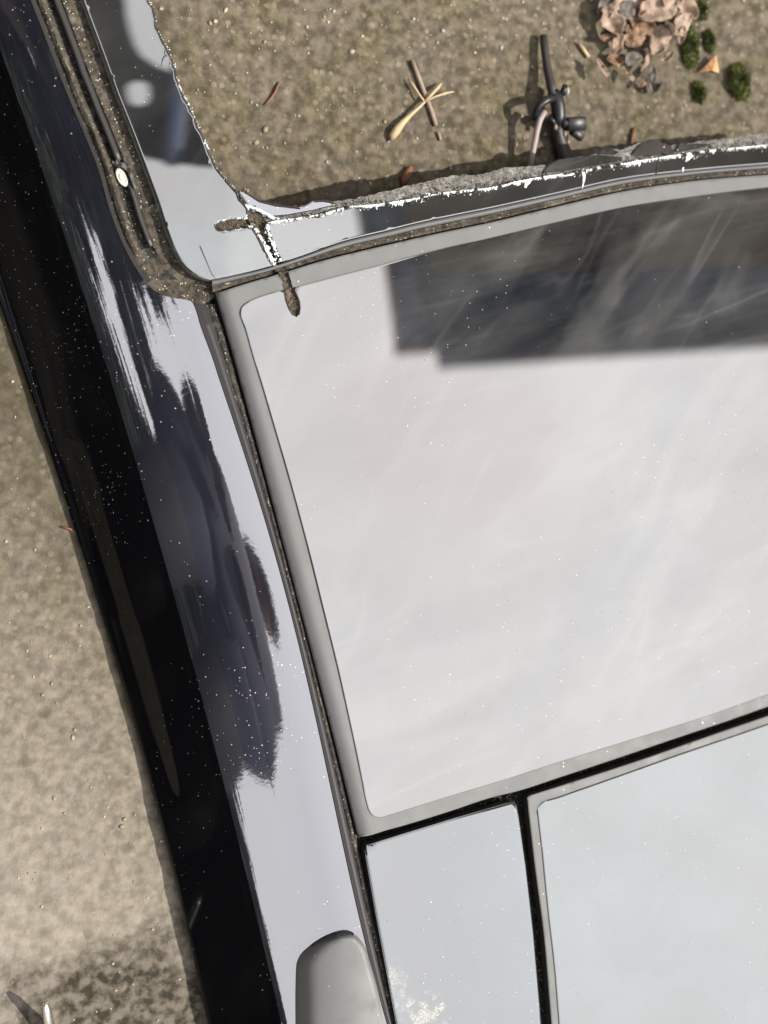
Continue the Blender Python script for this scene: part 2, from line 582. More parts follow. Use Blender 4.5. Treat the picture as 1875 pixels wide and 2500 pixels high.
WL_ = [(513, 685), (560, 676), (648, 656), (732, 629), (837, 592), (943, 566), (1023, 546), (1110, 528), (1200, 510), (1363, 474), (1525, 438), (1688, 418), (1875, 402), (2010, 392)]
BT_ = [(530, 715), (584, 697), (669, 672), (795, 634), (922, 603), (1048, 574), (1200, 542), (1363, 503), (1525, 466), (1688, 442), (1875, 426), (2010, 416)]
GL_ = [(528, 716), (537, 760), (550, 806), (564, 852), (576, 897), (588, 939), (602, 985), (622, 1060), (655, 1181), (686, 1306), (718, 1426), (748, 1549), (781, 1684), (818, 1813), (847, 1939), (866, 2015), (872, 2036)]
GB_ = [(881, 2042), (895, 2041), (940, 2028), (1001, 2011), (1100, 1980), (1200, 1947), (1265, 1931), (1363, 1899), (1525, 1845), (1648, 1803), (1770, 1762), (1875, 1725), (2010, 1677)]
IG_ = [(599, 805), (590, 782), (585, 765), (589, 750), (602, 738), (622, 728), (648, 719), (732, 698), (830, 672), (922, 648), (1048, 614), (1200, 580), (1363, 541), (1525, 505), (1688, 480), (1875, 457), (2030, 443), (2030, 1642), (1875, 1696), (1729, 1748), (1566, 1799), (1395, 1852), (1200, 1914), (1100, 1944), (1001, 1975), (945, 1992), (925, 1997), (910, 1992), (901, 1980), (894, 1958), (883, 1905), (864, 1813), (848, 1740), (824, 1633), (786, 1480), (750, 1335), (710, 1186), (662, 1020), (640, 945), (620, 880)]
def smooth_v(pts, deg, v0=-1e9, wend=1.0):
    """Least-squares curve u(v) through the points, so a pressed edge has no kinks."""
    p = np.array([q for q in pts if q[1] >= v0], float)
    c = np.polyfit((p[:, 1] - 1250) / 1250, p[:, 0], deg)
    return lambda v: float(np.polyval(c, (v - 1250) / 1250))
fR = smooth_v(R_, 4)
_fE = smooth_v(E_, 4)
fE = lambda v: _fE(v)
_fSu, _fSl = along_v(S_), smooth_v(S_, 5, 790)
def fS(v):
    k = min(1, max(0, (v - 800) / 120))
    return _fSu(v) * (1 - k) + _fSl(v) * k if v < 920 else _fSl(v)
fW = along_v(W_[:-2] + [(486, 681)])
fWL, fBT = along_u(WL_), along_u(BT_)
GLfull = GL_ + [(884, 2075), (893, 2120), (906, 2180), (936, 2336), (965, 2492), (992, 2620)]
fG = smooth_v(GLfull, 5)
GL_ = [(fG(v), v) for u, v in GL_]

def base(v):
    d = max(0.0, 800 - v)
    return -0.5 * math.tan(R(7)) * d * d / 800 * 0.262e-3

PX = 0.256e-3                    # metres per photo pixel across the rail
# cross-section of the painted rail: distance inward from the ridge -> rise
_s = np.linspace(0, 0.085, 400)
_t = np.radians(np.interp(_s, [0, 0.003, 0.012, 0.03, 0.055, 0.085], [40, 35, 30, 21, 11, 5]))
_rise = np.concatenate([[0], np.cumsum(np.tan((_t[1:] + _t[:-1]) / 2) * np.diff(_s))])
def rise(s):
    return float(np.interp(s, _s, _rise))
_s2 = np.linspace(0, 0.08, 400)
_t2 = np.radians(np.interp(_s2, [0, 0.002, 0.006, 0.03, 0.06, 0.08], [40, 42, 43, 44, 46, 48]))
_fall = np.concatenate([[0], np.cumsum(np.tan((_t2[1:] + _t2[:-1]) / 2) * np.diff(_s2))])
def zridge(v):
    return ZR - 0.022 + base(v)
def zS(v):
    return zridge(v) + rise((fS(v) - fR(v)) * PX)
def zstrip(u, v):
    return zridge(v) + rise(max(0, (u - fR(v))) * PX)
def zglass(u, v):
    # gentle crown: highest in the middle of the roof
    return ZR + base(v) * 0.8 - 0.0000000040 * (u - 1500)**2 * 0.6
def zwind(u, v):
    vl = fWL(u) if u > 513 else 690
    up = (vl - v) * 0.262e-3
    return ZR - 0.003 + base(v) * 1.0 - 0.02 * up - 0.09 * max(0, 560 - u) * 0.262e-3

# ================================================================== the cut-off car roof
roof = tag(empty('car_roof'), 'glossy black car roof section cut off at the windscreen and laid on concrete', 'car roof')

vs = sorted(set(list(np.arange(-78, 2616, 11.0)) + list(np.arange(640, 800, 2.5))))
# painted rail
rows = []
for v in vs:
    ur, us = fR(v), fS(v)
    r = []
    for k in range(25):
        f = 1 - (1 - k / 24)**1.0
        f = f**1.5 if k < 24 else 1.0      # more rows near the ridge
        u = ur + (us - ur) * f
        r.append(P(u, v, zridge(v) + rise((u - ur) * PX)))
    rows.append(r)
rail = loft('roof_rail', rows, [M_PAINT], roof)
# side of the roof
rows = []
for v in vs:
    ur = fR(v)
    ue = min(fE(v), ur - 20) if v > 360 else ur - 190 + 0.0 * v
    r = []
    for k in range(27):
        f = (k / 26)**1.35
        u = ur + (ue - ur) * f
        crease = max(0, math.sin(math.pi * min(1, max(0, (v - 1080) / 880.0))))**.5 * 0.0022
        q = min(1, max(0, (f - .58) / .16)); q = q * q * (3 - 2 * q)
        r.append(P(u, v, max(0.0045, zridge(v) - float(np.interp((ur - u) * PX, _s2, _fall)) - 0.0002 - crease * q)))
    last = r[-1]
    r.append(last + Vector((0.001, 0, -0.0025)))
    r.append(last + Vector((0.012, 0, -0.004)))
    rows.append(r)
side = loft('side_panel', rows, [M_SIDE], roof)

# tray under everything, so the joints show a dirty floor
tray = [(130, -70)] + [(fS(v) - 6, v) for v in np.arange(0, 2616, 30)] + [(2020, 2616), (2020, 420), (1875, 425), (1500, 500), (1200, 560), (900, 620), (640, 640), (560, 640), (520, 560), (450, 420), (380, 230), (300, 30), (270, -70)]
piece('roof_frame', tray, lambda u, v: ZR - 0.017 + base(v) * 1.1 - (0.012 if v < 640 else 0) - 0.1 * max(0, 560 - u) * 0.262e-3, [M_GAP], roof, thick=0.012, grid=60, step=25)

# pillar channel: ribs, lips and dirt between the rail and the windscreen
fr = [0, .03, .08, .14, .19, .24, .30, .35, .40, .42, .45, .56, .585, .61, .66, .76, .88, .95, 1.0]
zr_ = [-.001, -.006, -.009, -.011, -.006, -.0055, -.009, -.012, -.0125, -.012, -.012, -.012, -.011, -.0095, -.0095, -.0085, -.0075, -.007, -.006]
bow = [-.003, -.006, -.0085, -.0095, -.010, -.0105, -.011, -.0112, -.0113, -.0113, -.0112, -.011, -.0108, -.0105, -.0102, -.0098, -.009, -.008, -.006]
rows = []
cvs = [v for v in vs if v < 683] + [683]
for v in cvs:
    us, uw = fS(v) + 2, fW(v)
    w = min(1, max(0, (645 - v) / 50.0))
    r = []
    zs, zw = zS(v), zwind(uw, v)
    for i, (f, z, b) in enumerate(zip(fr, zr_, bow)):
        zz = z * w + b * (1 - w)
        wob = 0.0009 * mnoise.noise(Vector((f * 9, v * 0.012, 3.3))) if 1 < i < 17 else 0
        wob += 0.0009 * mnoise.noise(Vector((f * 40, v * 0.06, 1.3))) if 3 < i < 17 else 0
        zt = zs + (zw - zs) * f
        r.append(P(us + (uw - us) * f, v, zt + zz + wob))
    rows.append(r)
loft('pillar_channel', rows, [M_DIRT, M_SEALDIRT, M_RUBBER], roof, [2, 2, 1, 0, 0, 0, 1, 1, 1, 1, 1, 1, 1, 0, 0, 0, 0, 0])
# dusty bowl that closes the channel at the corner
bowl = [(330, 668), (345, 690), (370, 710), (395, 722), (421, 731), (450, 736), (476, 742), (500, 744), (526, 722), (531, 712), (560, 700), (545, 684), (513, 688), (484, 681), (455, 660), (436, 640), (400, 646), (350, 646)]
piece('corner_seal', bowl, lambda u, v: ZR - 0.011 + base(v) - 0.004 * math.sin((u - 330) / 200 * 3.1) + 0.0015 * mnoise.noise(Vector((u * .05, v * .05, 0))), [M_DIRT], roof, thick=0.004, grid=9, step=6)

# rubber strip, torn open over the clip
def rubber(v0, v1, a, b, h, name='rubber_strip'):
    rows = []
    n = int((v1 - v0) / 7) + 1
    for k in range(n + 1):
        v = v0 + (v1 - v0) * k / n
        us, uw = fS(v) + 2, fW(v)
        zt = zS(v) + (zwind(uw, v) - zS(v)) * 0.5
        j = 0.012 * mnoise.noise(Vector((v * 0.02, 8.0, 0)))
        end = min(1, (k + .001) / 1.5, (n - k + .001) / 1.5)
        q = [(a + j, -.013), (a + j + .004, h - .0022), (a + j + .02, h - .0004), ((a + b) / 2, h), (b + j - .015, h - .0003), (b + j, h - .0012), (b + j + .01, -.011)]
        r = [P(us + (uw - us) * f, v + (3 * math.sin(f * 30) if k == n else 0), zt + (z if end >= 1 else max(z - 0.0012, -.013))) for f, z in q]
        rows.append(r)
    loft(name, rows, [M_RUBBER], roof)
rubber(-75, 392, .43, .575, -.0048)
rubber(448, 604, .50, .62, -.0062)
# torn flap edge and the pale clip under it
def disc(name, u, v, z, ru, rv, rotd, mat, h=0.001, ridges=True):
    bm = bmesh.new()
    n, rings = 20, [(1.0, 0.0), (0.92, 1.0), (0.7, 1.2), (0.62, 0.75), (0.5, 0.75), (0.42, 1.25), (0.15, 1.4)]
    ang = R(rotd)
    loops = []
    for rr, hh in rings:
        lp = []
        for k in range(n):
            a = 2 * math.pi * k / n
            x, y = math.cos(a) * ru * rr, math.sin(a) * rv * rr
            lp.append(bm.verts.new(P(u + x * math.cos(ang) - y * math.sin(ang), v + x * math.sin(ang) + y * math.cos(ang), z + h * hh)))
        loops.append(lp)
    for a, b in zip(loops, loops[1:]):
        for k in range(n):
            bm.faces.new((a[k], b[k], b[(k + 1) % n], a[(k + 1) % n]))
    bm.faces.new(loops[-1][::-1])
    bmesh.ops.recalc_face_normals(bm, faces=bm.faces)
    return bm_obj(name, bm, mat, roof, True)
M_CLIP = simple('pale_clip_plastic', (0.6, 0.58, 0.5), 0.4)
zc = zS(432) * .5 + zwind(fW(432), 432) * .5
disc('trim_clip', 297, 433, zc - 0.0085, 12, 25, -27, M_CLIP, 0.0016)
flap = [(283, 391), (292, 396), (302, 397), (309, 405), (317, 411), (322, 424), (327, 440), (331, 455), (330, 463), (324, 450), (318, 434), (312, 420), (303, 410), (293, 405), (284, 400)]
piece('torn_flap', flap, lambda u, v: zc - 0.005 + 0.0006 * math.sin(u * .3), [M_RUBBER], roof, thick=0.0012, grid=5, step=4)

# ---- windscreen remains
def jag(pts, amp, step, seed):
    rr = random.Random(seed)
    d = []
    for p, q in zip(pts[:-1], pts[1:]):
        p, q = np.array(p, float), np.array(q, float)
        k = max(1, int(np.linalg.norm(q - p) / step))
        d += [p + (q - p) * j / k for j in range(k)]
    d.append(np.array(pts[-1], float))
    out = [d[0]]
    for q in d[1:-1]:
        out.append(q + np.array([rr.uniform(-amp, amp), rr.uniform(-amp, amp)]))
    out.append(d[-1])
    return [tuple(q) for q in out]
cutL = [(603, 504), (580, 473), (573, 461), (553, 441), (530, 410), (515, 380), (497, 337), (475, 286), (454, 243), (434, 200), (428, 166), (414, 129), (401, 106), (383, 66), (377, 24), (361, 0), (345, -70)]
gougeL = [(672, 653), (662, 636), (654, 620), (640, 590), (626, 566), (614, 553), (604, 555)]
stub = [(604, 555), (590, 557), (570, 560), (540, 564), (530, 558), (527, 551), (534, 543), (555, 537), (580, 534), (600, 534), (608, 524), (603, 504)]
WLs = [tuple(q) for q in catmull(WL_, 14)]
Ws = [tuple(q) for q in catmull(W_, 14)]
loopA = Ws[:-1] + [q for q in WLs if q[0] < 670] + jag(gougeL, 2.0, 5, 1) + jag(stub, 1.3, 5, 2)[1:] + jag(cutL, 2.4, 6, 3)[1:]
windA = piece('windscreen_remnant', loopA, zwind, [M_WIND, M_RIM], roof, thick=0.005, er=6, ed=0.0012, grid=24, step=30, rim_mat=1)
cutB = [(2010, 338), (1875, 354), (1729, 368), (1590, 388), (1428, 416), (1281, 440), (1200, 458), (1090, 470), (1006, 486), (922, 499), (837, 508), (800, 519), (732, 532), (673, 540), (650, 545)]
gougeR = [(650, 545), (656, 572), (664, 595), (673, 614), (690, 642)]
loopB = [(691, 643)] + [q for q in WLs if q[0] > 694] + jag(cutB, 2.6, 7, 4) + jag(gougeR, 2.0, 5, 5)[1:-1]
windB = piece('windscreen_remnant', loopB, zwind, [M_WIND, M_RIM], roof, thick=0.005, er=6, ed=0.0012, grid=24, step=30, rim_mat=1)
windA['label'] = 'windscreen corner left along the pillar'
windB['label'] = 'long strip of windscreen left along the roof edge'

# dirt floors of the saw cuts
def ribbon(name, left, right, zf, mat, parent=roof, n=7, amp=0.0008, seed=0.0):
    a, b = catmull(left, 5), catmull(right, 5)
    m = max(len(a), len(b))
    ia = np.stack([np.interp(np.linspace(0, 1, m), np.linspace(0, 1, len(a)), a[:, k]) for k in (0, 1)], 1)
    ib = np.stack([np.interp(np.linspace(0, 1, m), np.linspace(0, 1, len(b)), b[:, k]) for k in (0, 1)], 1)
    rows = []
    for p, q in zip(ia, ib):
        r = []
        for k in range(n):
            w = p + (q - p) * k / (n - 1)
            f = k / (n - 1)
            z = zf(w[0], w[1]) - 0.0022 * math.sin(math.pi * f) + 1.4 * amp * mnoise.noise(Vector((w[0] * .11, w[1] * .11, seed)))
            r.append(P(w[0], w[1], z))
        rows.append(r)
    return loft(name, rows, [mat], parent)
ribbon('saw_cut', [(600, 520), (612, 549), (636, 588), (650, 620), (676, 668)], [(622, 500), (652, 546), (662, 590), (677, 618), (706, 664)], lambda u, v: zwind(u, v) - 0.0022, M_GOUGE, seed=1)
ribbon('saw_cut', [(524, 548), (555, 533), (610, 529)], [(524, 554), (560, 566), (610, 560)], lambda u, v: zwind(u, v) - 0.0022, M_GOUGE, seed=2)

# inner flange behind the horizontal cut: gritty edge, sky-lit painted lip at the corner
fl_top = [(608, 498), (640, 510), (677, 508), (728, 506), (761, 497), (808, 494), (867, 485), (964, 461), (1027, 447), (1099, 429), (1171, 426), (1241, 408), (1334, 402), (1363, 390), (1444, 380), (1485, 362), (1517, 366), (1550, 352), (1582, 345), (1639, 355), (1729, 343), (1875, 326), (2010, 312)]
fl_bot = [(612, 545), (650, 552), (732, 540), (837, 516), (922, 506), (1006, 494), (1090, 478), (1200, 466), (1281, 448), (1428, 424), (1590, 396), (1729, 376), (1875, 362), (2010, 346)]
ftop = along_u(fl_top)
loopF = jag(fl_top, 2.2, 8, 6) + jag(fl_bot[::-1], 0.5, 20, 7)
piece('cut_flange', loopF, lambda u, v: zwind(u, v) - 0.0045 + 0.0012 * mnoise.noise(Vector((u * .05, v * .09, 4))), [M_FLANGE, M_FLANGE], roof, thick=0.006, grid=9, step=8)
lip = [(578, 466), (592, 462), (618, 478), (634, 489), (677, 500), (728, 505), (745, 500), (761, 490), (790, 488), (806, 490), (830, 500), (760, 516), (700, 527), (640, 532), (612, 515)]
piece('painted_lip', lip, lambda u, v: zwind(u, v) - 0.0035 + 0.00001 * max(0, (508 - v)), [M_PAINT, M_RUBBER], roof, thick=0.004, er=5, ed=0.002, grid=10, step=6, rim_mat=1)

# ---- seals
# side seal between rail and glass
rows = []
svs = [v for v in vs if v > 742]
fr2 = [0, .10, .22, .26, .30, .44, .50, .54, .60, .70, .80, .86, .92, .97, 1.03]
z2 = [-.0004, -.0028, -.005, -.0062, -.0058, -.0064, -.0085, -.0085, -.0072, -.0066, -.0075, -.0105, -.014, -.015, -.015]
for v in svs:
    us, ug = fS(v) + 2, fG(v)
    zs, zg = zS(v), zglass(ug, v)
    taper = min(1, max(0, (v - 742) / 50))
    r = []
    for i, (f, z) in enumerate(zip(fr2, z2)):
        wob = 0.0008 * mnoise.noise(Vector((f * 20, v * 0.05, 6))) if i >= 7 else 0
        r.append(P(us + (ug - us) * f, v, zs + (zg - zs) * f + z + wob - (1 - taper) * 0.004))
    rows.append(r)
M_FLANGEP = NT('flange_paint').set(color=(0.022, 0.02, 0.023), rough=0.6, ior=1.45).over(0.015, (0.3, 0.25, 0.22)).m
loft('side_seal', rows, [M_FLANGEP, M_SEALDIRT, M_RUBBER], roof, [0, 0, 2, 0, 0, 2, 1, 1, 1, 1, 1, 1, 1, 1])

# front seal between windscreen and glass
def zfs(u, v):
    return min(zwind(u, v), zglass(u, v))
rows = []
frs = [-.02, .06, .16, .28, .38, .44, .50, .60, .72, .84, .92, .97, 1.03]
zs3 = [.0004, .0016, .0019, .0010, -.0016, -.0045, -.0052, -.0048, -.0046, -.0050, -.0062, -.0105, -.0105]
for u in np.arange(518, 2012, 7):
    a, b = fWL(u), fBT(u) if u > 530 else 716
    r = []
    for i, (f, z) in enumerate(zip(frs, zs3)):
        v = a + (b - a) * f
        zz = zwind(u, a) + (zglass(u, b) - zwind(u, a)) * max(0, min(1, f)) + z
        if u < 640 and i < 5:
            zz -= (0.0022 * (1 - (u - 518) / 122))
        zz += 0.0005 * mnoise.noise(Vector((u * .06, f * 14, 2))) if i > 4 else 0
        r.append(P(u, v, zz))
    rows.append(r)
loft('front_seal', rows, [M_LIP, M_DIRT, M_GAP], roof, [0, 0, 0, 0, 2, 1, 1, 1, 1, 1, 2, 2])

# ---- front glass panel: satin border ring and the glass in it
GLs = [tuple(q) for q in catmull(GL_, 12)]
GBs = [tuple(q) for q in catmull(GB_, 14)]
BTs = [tuple(q) for q in catmull(BT_, 14)]
outer = GLs + [(876, 2042)] + GBs + BTs[::-1][:-1] + [(533, 712)]
cutIn = [(684, 668), (690, 690), (697, 708), (699, 730), (706, 750), (717, 768), (725, 775), (731, 752), (729, 735), (722, 718), (713, 698), (703, 664)]
inner = [tuple(q) for q in catmull(IG_ + [IG_[0]], 5)][:-1]
borderHoleless = piece('glass_border', outer, lambda u, v: zglass(u, v) - 0.0009 - (0.0042 * max(0, 1 - max(0, u - fG(v)) / 30)**1.5 if v < 2040 else 0), [M_BORDER, M_RUBBER], roof, thick=0.007, er=5, ed=0.001, grid=10, step=10, rim_mat=1,
                       holes=[[(q[0], q[1]) for q in inner], [(x, y) for x, y in cutIn if y < 700] if False else [(684, 668), (691, 695), (697, 722), (716, 722), (714, 698), (704, 664)]])
loopG = inner
# notch where the saw ran into the glass
def notch(loop, a, b):
    """Replace the stretch of a loop between two points by a detour."""
    i0 = min(range(len(loop)), key=lambda i: (loop[i][0] - a[0][0])**2 + (loop[i][1] - a[0][1])**2)
    i1 = min(range(len(loop)), key=lambda i: (loop[i][0] - a[-1][0])**2 + (loop[i][1] - a[-1][1])**2)
    return loop[:i0 + 1] + a[1:-1] + loop[i1:] if i0 < i1 else loop[:i1 + 1] + a[1:-1][::-1] + loop[i0:]
detour = [(690, 708), (697, 714), (700, 732), (707, 752), (716, 766), (724, 773), (729, 766), (731, 752), (730, 737), (724, 722), (718, 706), (722, 700)]
loopG = notch(inner, detour, None)
piece('front_glass', loopG, zglass, [M_GLASS, M_RUBBER], roof, thick=0.004, er=4, ed=0.0008, grid=30, step=14, rim_mat=1)
ribbon('saw_cut', [(681, 664), (688, 690), (696, 710), (700, 732), (707, 754), (722, 776)], [(704, 660), (710, 690), (718, 706), (729, 730), (731, 752), (726, 777)], lambda u, v: zglass(u, v) - 0.0006, M_GOUGE, seed=3)

# ---- rear panels
smallp = [(895, 2063), (971, 2039), (1046, 2016), (1105, 1998), (1200, 1971), (1248, 1957), (1256, 1958), (1262, 1966), (1268, 1996), (1285, 2116), (1303, 2275), (1319, 2459), (1328, 2600), (1330, 2616), (990, 2616), (965, 2492), (936, 2336), (918, 2240), (904, 2160), (892, 2090), (890, 2078)]
piece('fixed_panel', smallp, lambda u, v: zglass(u, v) - 0.0005, [M_FIXED, M_RUBBER], roof, thick=0.008, er=7, ed=0.0022, grid=30, step=12, rim_mat=1)
slo_t = [tuple(q) for q in catmull([(1298, 1940), (1403, 1907), (1566, 1854), (1729, 1797), (1875, 1747), (2010, 1700)], 14)]
slo = [(1288, 1955), (1287, 1948), (1291, 1943)] + slo_t + [(2010, 2616)] + [tuple(q) for q in catmull([(1356, 2616), (1343, 2459), (1327, 2275), (1306, 2116), (1290, 1978)], 14)]
sli = [tuple(q) for q in catmull([(1322, 2064), (1314, 1995), (1312, 1973), (1322, 1961), (1363, 1946), (1485, 1903), (1648, 1845), (1875, 1767), (2030, 1711)], 10)] + [(2030, 2640)] + [tuple(q) for q in catmull([(1376, 2640), (1364, 2486), (1353, 2354), (1338, 2222), (1323, 2070)], 14)]
sli_c = [(x, min(y, 2622)) for x, y in sli]
piece('sliding_border', slo, lambda u, v: zglass(u, v) - 0.0011, [M_BORDER, M_RUBBER], roof, thick=0.008, er=4, ed=0.0008, grid=24, step=10, rim_mat=1)
piece('sliding_glass', sli_c, lambda u, v: zglass(u, v) - 0.0002, [M_GLASS2, M_RUBBER], roof, thick=0.0016, er=4, ed=0.0006, grid=34, step=14, rim_mat=1)

# ---- rail end cap
capo = [(722, 2616), (716, 2505), (714, 2372), (716, 2348), (725, 2328), (747, 2307), (779, 2289), (811, 2280), (843, 2278), (865, 2283), (880, 2295), (892, 2312), (903, 2346), (916, 2389), (931, 2442), (948, 2505), (976, 2616)]
capo = [tuple(q) for q in catmull(capo, 8)]
M_CAP = mat_border('cap_satin_plastic', 1.75, 0.55, 0.085)
capL = lambda v: 714 + max(0, (v - 2372)) * 0.02 + (max(0, 2372 - v) / 95)**3 * 110
def zcap(u, v):
    z0 = zstrip(830, v)
    d = max(0, u - capL(v))
    return z0 + 0.0085 - 0.00000045 * (u - 870)**2 - 0.012 * max(0, 1 - d / 60)**2
piece('rail_end_cap', capo, zcap, [M_CAP, M_RUBBER], roof, thick=0.02, er=13, ed=0.0055, grid=14, step=7, rim_mat=1)

# ---- crushed white glass along the cuts
def crumbs(name, lines, n, zf, spread, size, seed, mats, parent=roof):
    rr = random.Random(seed)
    verts, faces = [], []
    dl = [catmull(l, 3) for l in lines]
    allp = np.concatenate(dl)
    nrm = []
    for d in dl:
        t = np.gradient(d, axis=0)
        t /= np.linalg.norm(t, axis=1)[:, None] + 1e-9
        nrm.append(np.stack([-t[:, 1], t[:, 0]], 1))
    nrm = np.concatenate(nrm)
    clump = [0.5 + 0.5 * mnoise.noise(Vector((q[0] * .02, q[1] * .02, seed))) + 0.35 * mnoise.noise(Vector((q[0] * .09, q[1] * .09, seed))) for q in allp]
    made = 0
    while made < n:
        i = rr.randrange(len(allp))
        if rr.random() > clump[i] * 1.5 - 0.2:
            continue
        off = (rr.random()**1.6) * spread * (0.4 + clump[i]) * (1 if rr.random() < .8 else -.5)
        q = allp[i] + nrm[i] * off
        s = size * min(2.6, math.exp(rr.gauss(-.35, .55)))
        z = zf(q[0], q[1]) + rr.uniform(-.2, .5) * s
        c = P(q[0], q[1], z)
        b = len(verts)
        m = Matrix.Rotation(rr.uniform(0, 6.3), 3, Vector((rr.gauss(0, 1), rr.gauss(0, 1), rr.gauss(0, 1))).normalized())
        for p in ((1, 0, 0), (-.6, .8, 0), (-.5, -.9, .1), (.1, .1, .7), (.2, -.1, -.4)):
            verts.append(c + m @ (Vector(p) * s * rr.uniform(.7, 1.2)))
        faces += [(b, b + 1, b + 3), (b + 1, b + 2, b + 3), (b + 2, b, b + 3), (b + 1, b, b + 4), (b + 2, b + 1, b + 4), (b, b + 2, b + 4)]
        made += 1
    o = mesh_obj(name, verts, faces, mats, parent, False)
    o['kind'] = 'stuff'
    return o
cB = cutB[::-1]
def chipped(line, w, seed, zf=zwind, thr=0.28):
    """Feathery white band of crushed glass: one ragged-edged strip, wide in some places and broken in others."""
    rr = random.Random(seed)
    d = catmull(line, 1.6)
    t = np.gradient(d, axis=0)
    t /= np.linalg.norm(t, axis=1)[:, None] + 1e-9
    nn = np.stack([-t[:, 1], t[:, 0]], 1)
    verts, faces, prev = [], [], None
    for i, (q, k) in enumerate(zip(d, nn)):
        m = .5 + .5 * mnoise.noise(Vector((i * .022, seed, 0))) + .35 * mnoise.noise(Vector((i * .11, seed, 7)))
        wd = abs(w) * max(0, m - thr) * (1.1 + .9 * mnoise.noise(Vector((i * .45, seed, 3)))) + rr.random()**3 * abs(w) * .5 * (m > thr)
        if wd < .7:
            prev = None
            continue
        sg = 1 if w > 0 else -1
        jx = t[i] * rr.uniform(-1.5, 1.5)
        a, b_, c = q - k * sg * rr.uniform(.5, 2.2), q + k * sg * wd * .5, q + k * sg * wd + jx
        cur = []
        for p, dz in ((a, rr.uniform(0, .0006)), (b_, rr.uniform(.0005, .0013)), (c, rr.uniform(.0001, .0003))):
            verts.append(P(p[0], p[1], zf(p[0], p[1]) + dz)); cur.append(len(verts) - 1)
        if prev:
            for j in (0, 1):
                faces += [(prev[j], prev[j + 1], cur[j]), (prev[j + 1], cur[j + 1], cur[j])]
        prev = cur
    o = mesh_obj('crushed_glass', verts, faces, [M_CRUMB], roof, False)
    o['kind'] = 'stuff'
chipped(cB, 15, 3, thr=.42)
chipped(cB, -5, 31, thr=.6)
chipped([(650, 548), (657, 575), (673, 614), (690, 645)], -13, 4, thr=.36)
chipped(gougeL, 15, 5, thr=.36)
chipped([(604, 533), (580, 533), (555, 535), (532, 542)], 9, 6, thr=.38)
chipped([(604, 557), (570, 562), (534, 566)], -5, 7, thr=.5)
chipped(cutL, 5, 8, thr=.55)
chipped([(600, 500), (625, 508), (650, 520), (672, 532)], 12, 9, lambda u, v: zwind(u, v) - .001, .15)
crumbs('crushed_glass', [cB], 420, zwind, 13, 0.0005, 11, [M_CRUMB])
crumbs('crushed_glass', [cutL], 160, zwind, 4, 0.0004, 16, [M_CRUMB])
crumbs('crushed_glass', [gougeL, [(650, 548), (657, 575), (673, 614), (690, 645)]], 110, zwind, 10, 0.0005, 12, [M_CRUMB])
crumbs('flange_grit', [[(q[0], q[1] - 10) for q in cB]], 700, lambda u, v: zwind(u, v) - 0.004, 11, 0.0007, 18, [M_FLANGE])

# shards standing along the cut edge
def shard(pts, dz=0.0):
    piece('glass_shard', pts, lambda u, v: zwind(u, v) - 0.0022 + dz + 0.0006 * math.sin(u * .02 + v * .05), [M_SHARD, M_RIM], roof, thick=0.0025, er=0, grid=12, step=6, rim_mat=1)
shard([(1545, 377), (1562, 356), (1582, 341), (1598, 339), (1612, 343), (1622, 362), (1616, 375), (1590, 381)])
shard([(1614, 372), (1622, 352), (1638, 356), (1646, 372), (1632, 379)])
shard([(1328, 422), (1340, 404), (1370, 389), (1420, 382), (1462, 378), (1520, 384), (1500, 396), (1420, 410), (1370, 418)])
shard([(1462, 376), (1472, 364), (1484, 358), (1496, 364), (1512, 372), (1500, 378)])
shard([(1650, 372), (1660, 352), (1700, 350), (1740, 352), (1700, 364)])
# splits and drips running off the cut
M_CRACK = simple('crack_line', (0.5, 0.52, 0.52), 0.5)
def sliver(pts, w, mat=M_CRUMB, name='chipped_streak'):
    d = catmull(pts, 4)
    t = np.gradient(d, axis=0)
    t /= np.linalg.norm(t, axis=1)[:, None] + 1e-9
    nn = np.stack([-t[:, 1], t[:, 0]], 1)
    rows = []
    for i, (q, k) in enumerate(zip(d, nn)):
        ww = w * (1 - i / len(d))**.7 * (0.7 + .6 * random.random()) + .25
        rows.append([P(*(q - k * ww), zwind(*q) + .0002), P(*q, zwind(*q) + .0007), P(*(q + k * ww), zwind(*q) + .0002)])
    return loft(name, rows, [mat], roof, smooth=False)
sliver([(1424, 420), (1426, 432), (1424, 446), (1421, 460)], 4)
sliver([(1690, 378), (1682, 384), (1674, 394)], 6)
sliver([(1290, 440), (1286, 448), (1282, 458)], 6)
sliver([(1668, 408), (1667, 414), (1666, 424)], 2)
sliver([(1402, 424), (1385, 428), (1372, 430)], 2.5)
M_DARK = simple('dark_crack', (0.03, 0.03, 0.03), 0.6)
sliver([(407, 135), (400, 139), (396, 150), (394, 161)], 1.8, M_DARK, 'crack')
sliver([(488, 600), (505, 640), (520, 672), (527, 680)], 1.0, M_DARK, 'crack')
sliver([(1607, 396), (1604, 415), (1602, 432)], 0.8, M_DARK, 'crack')

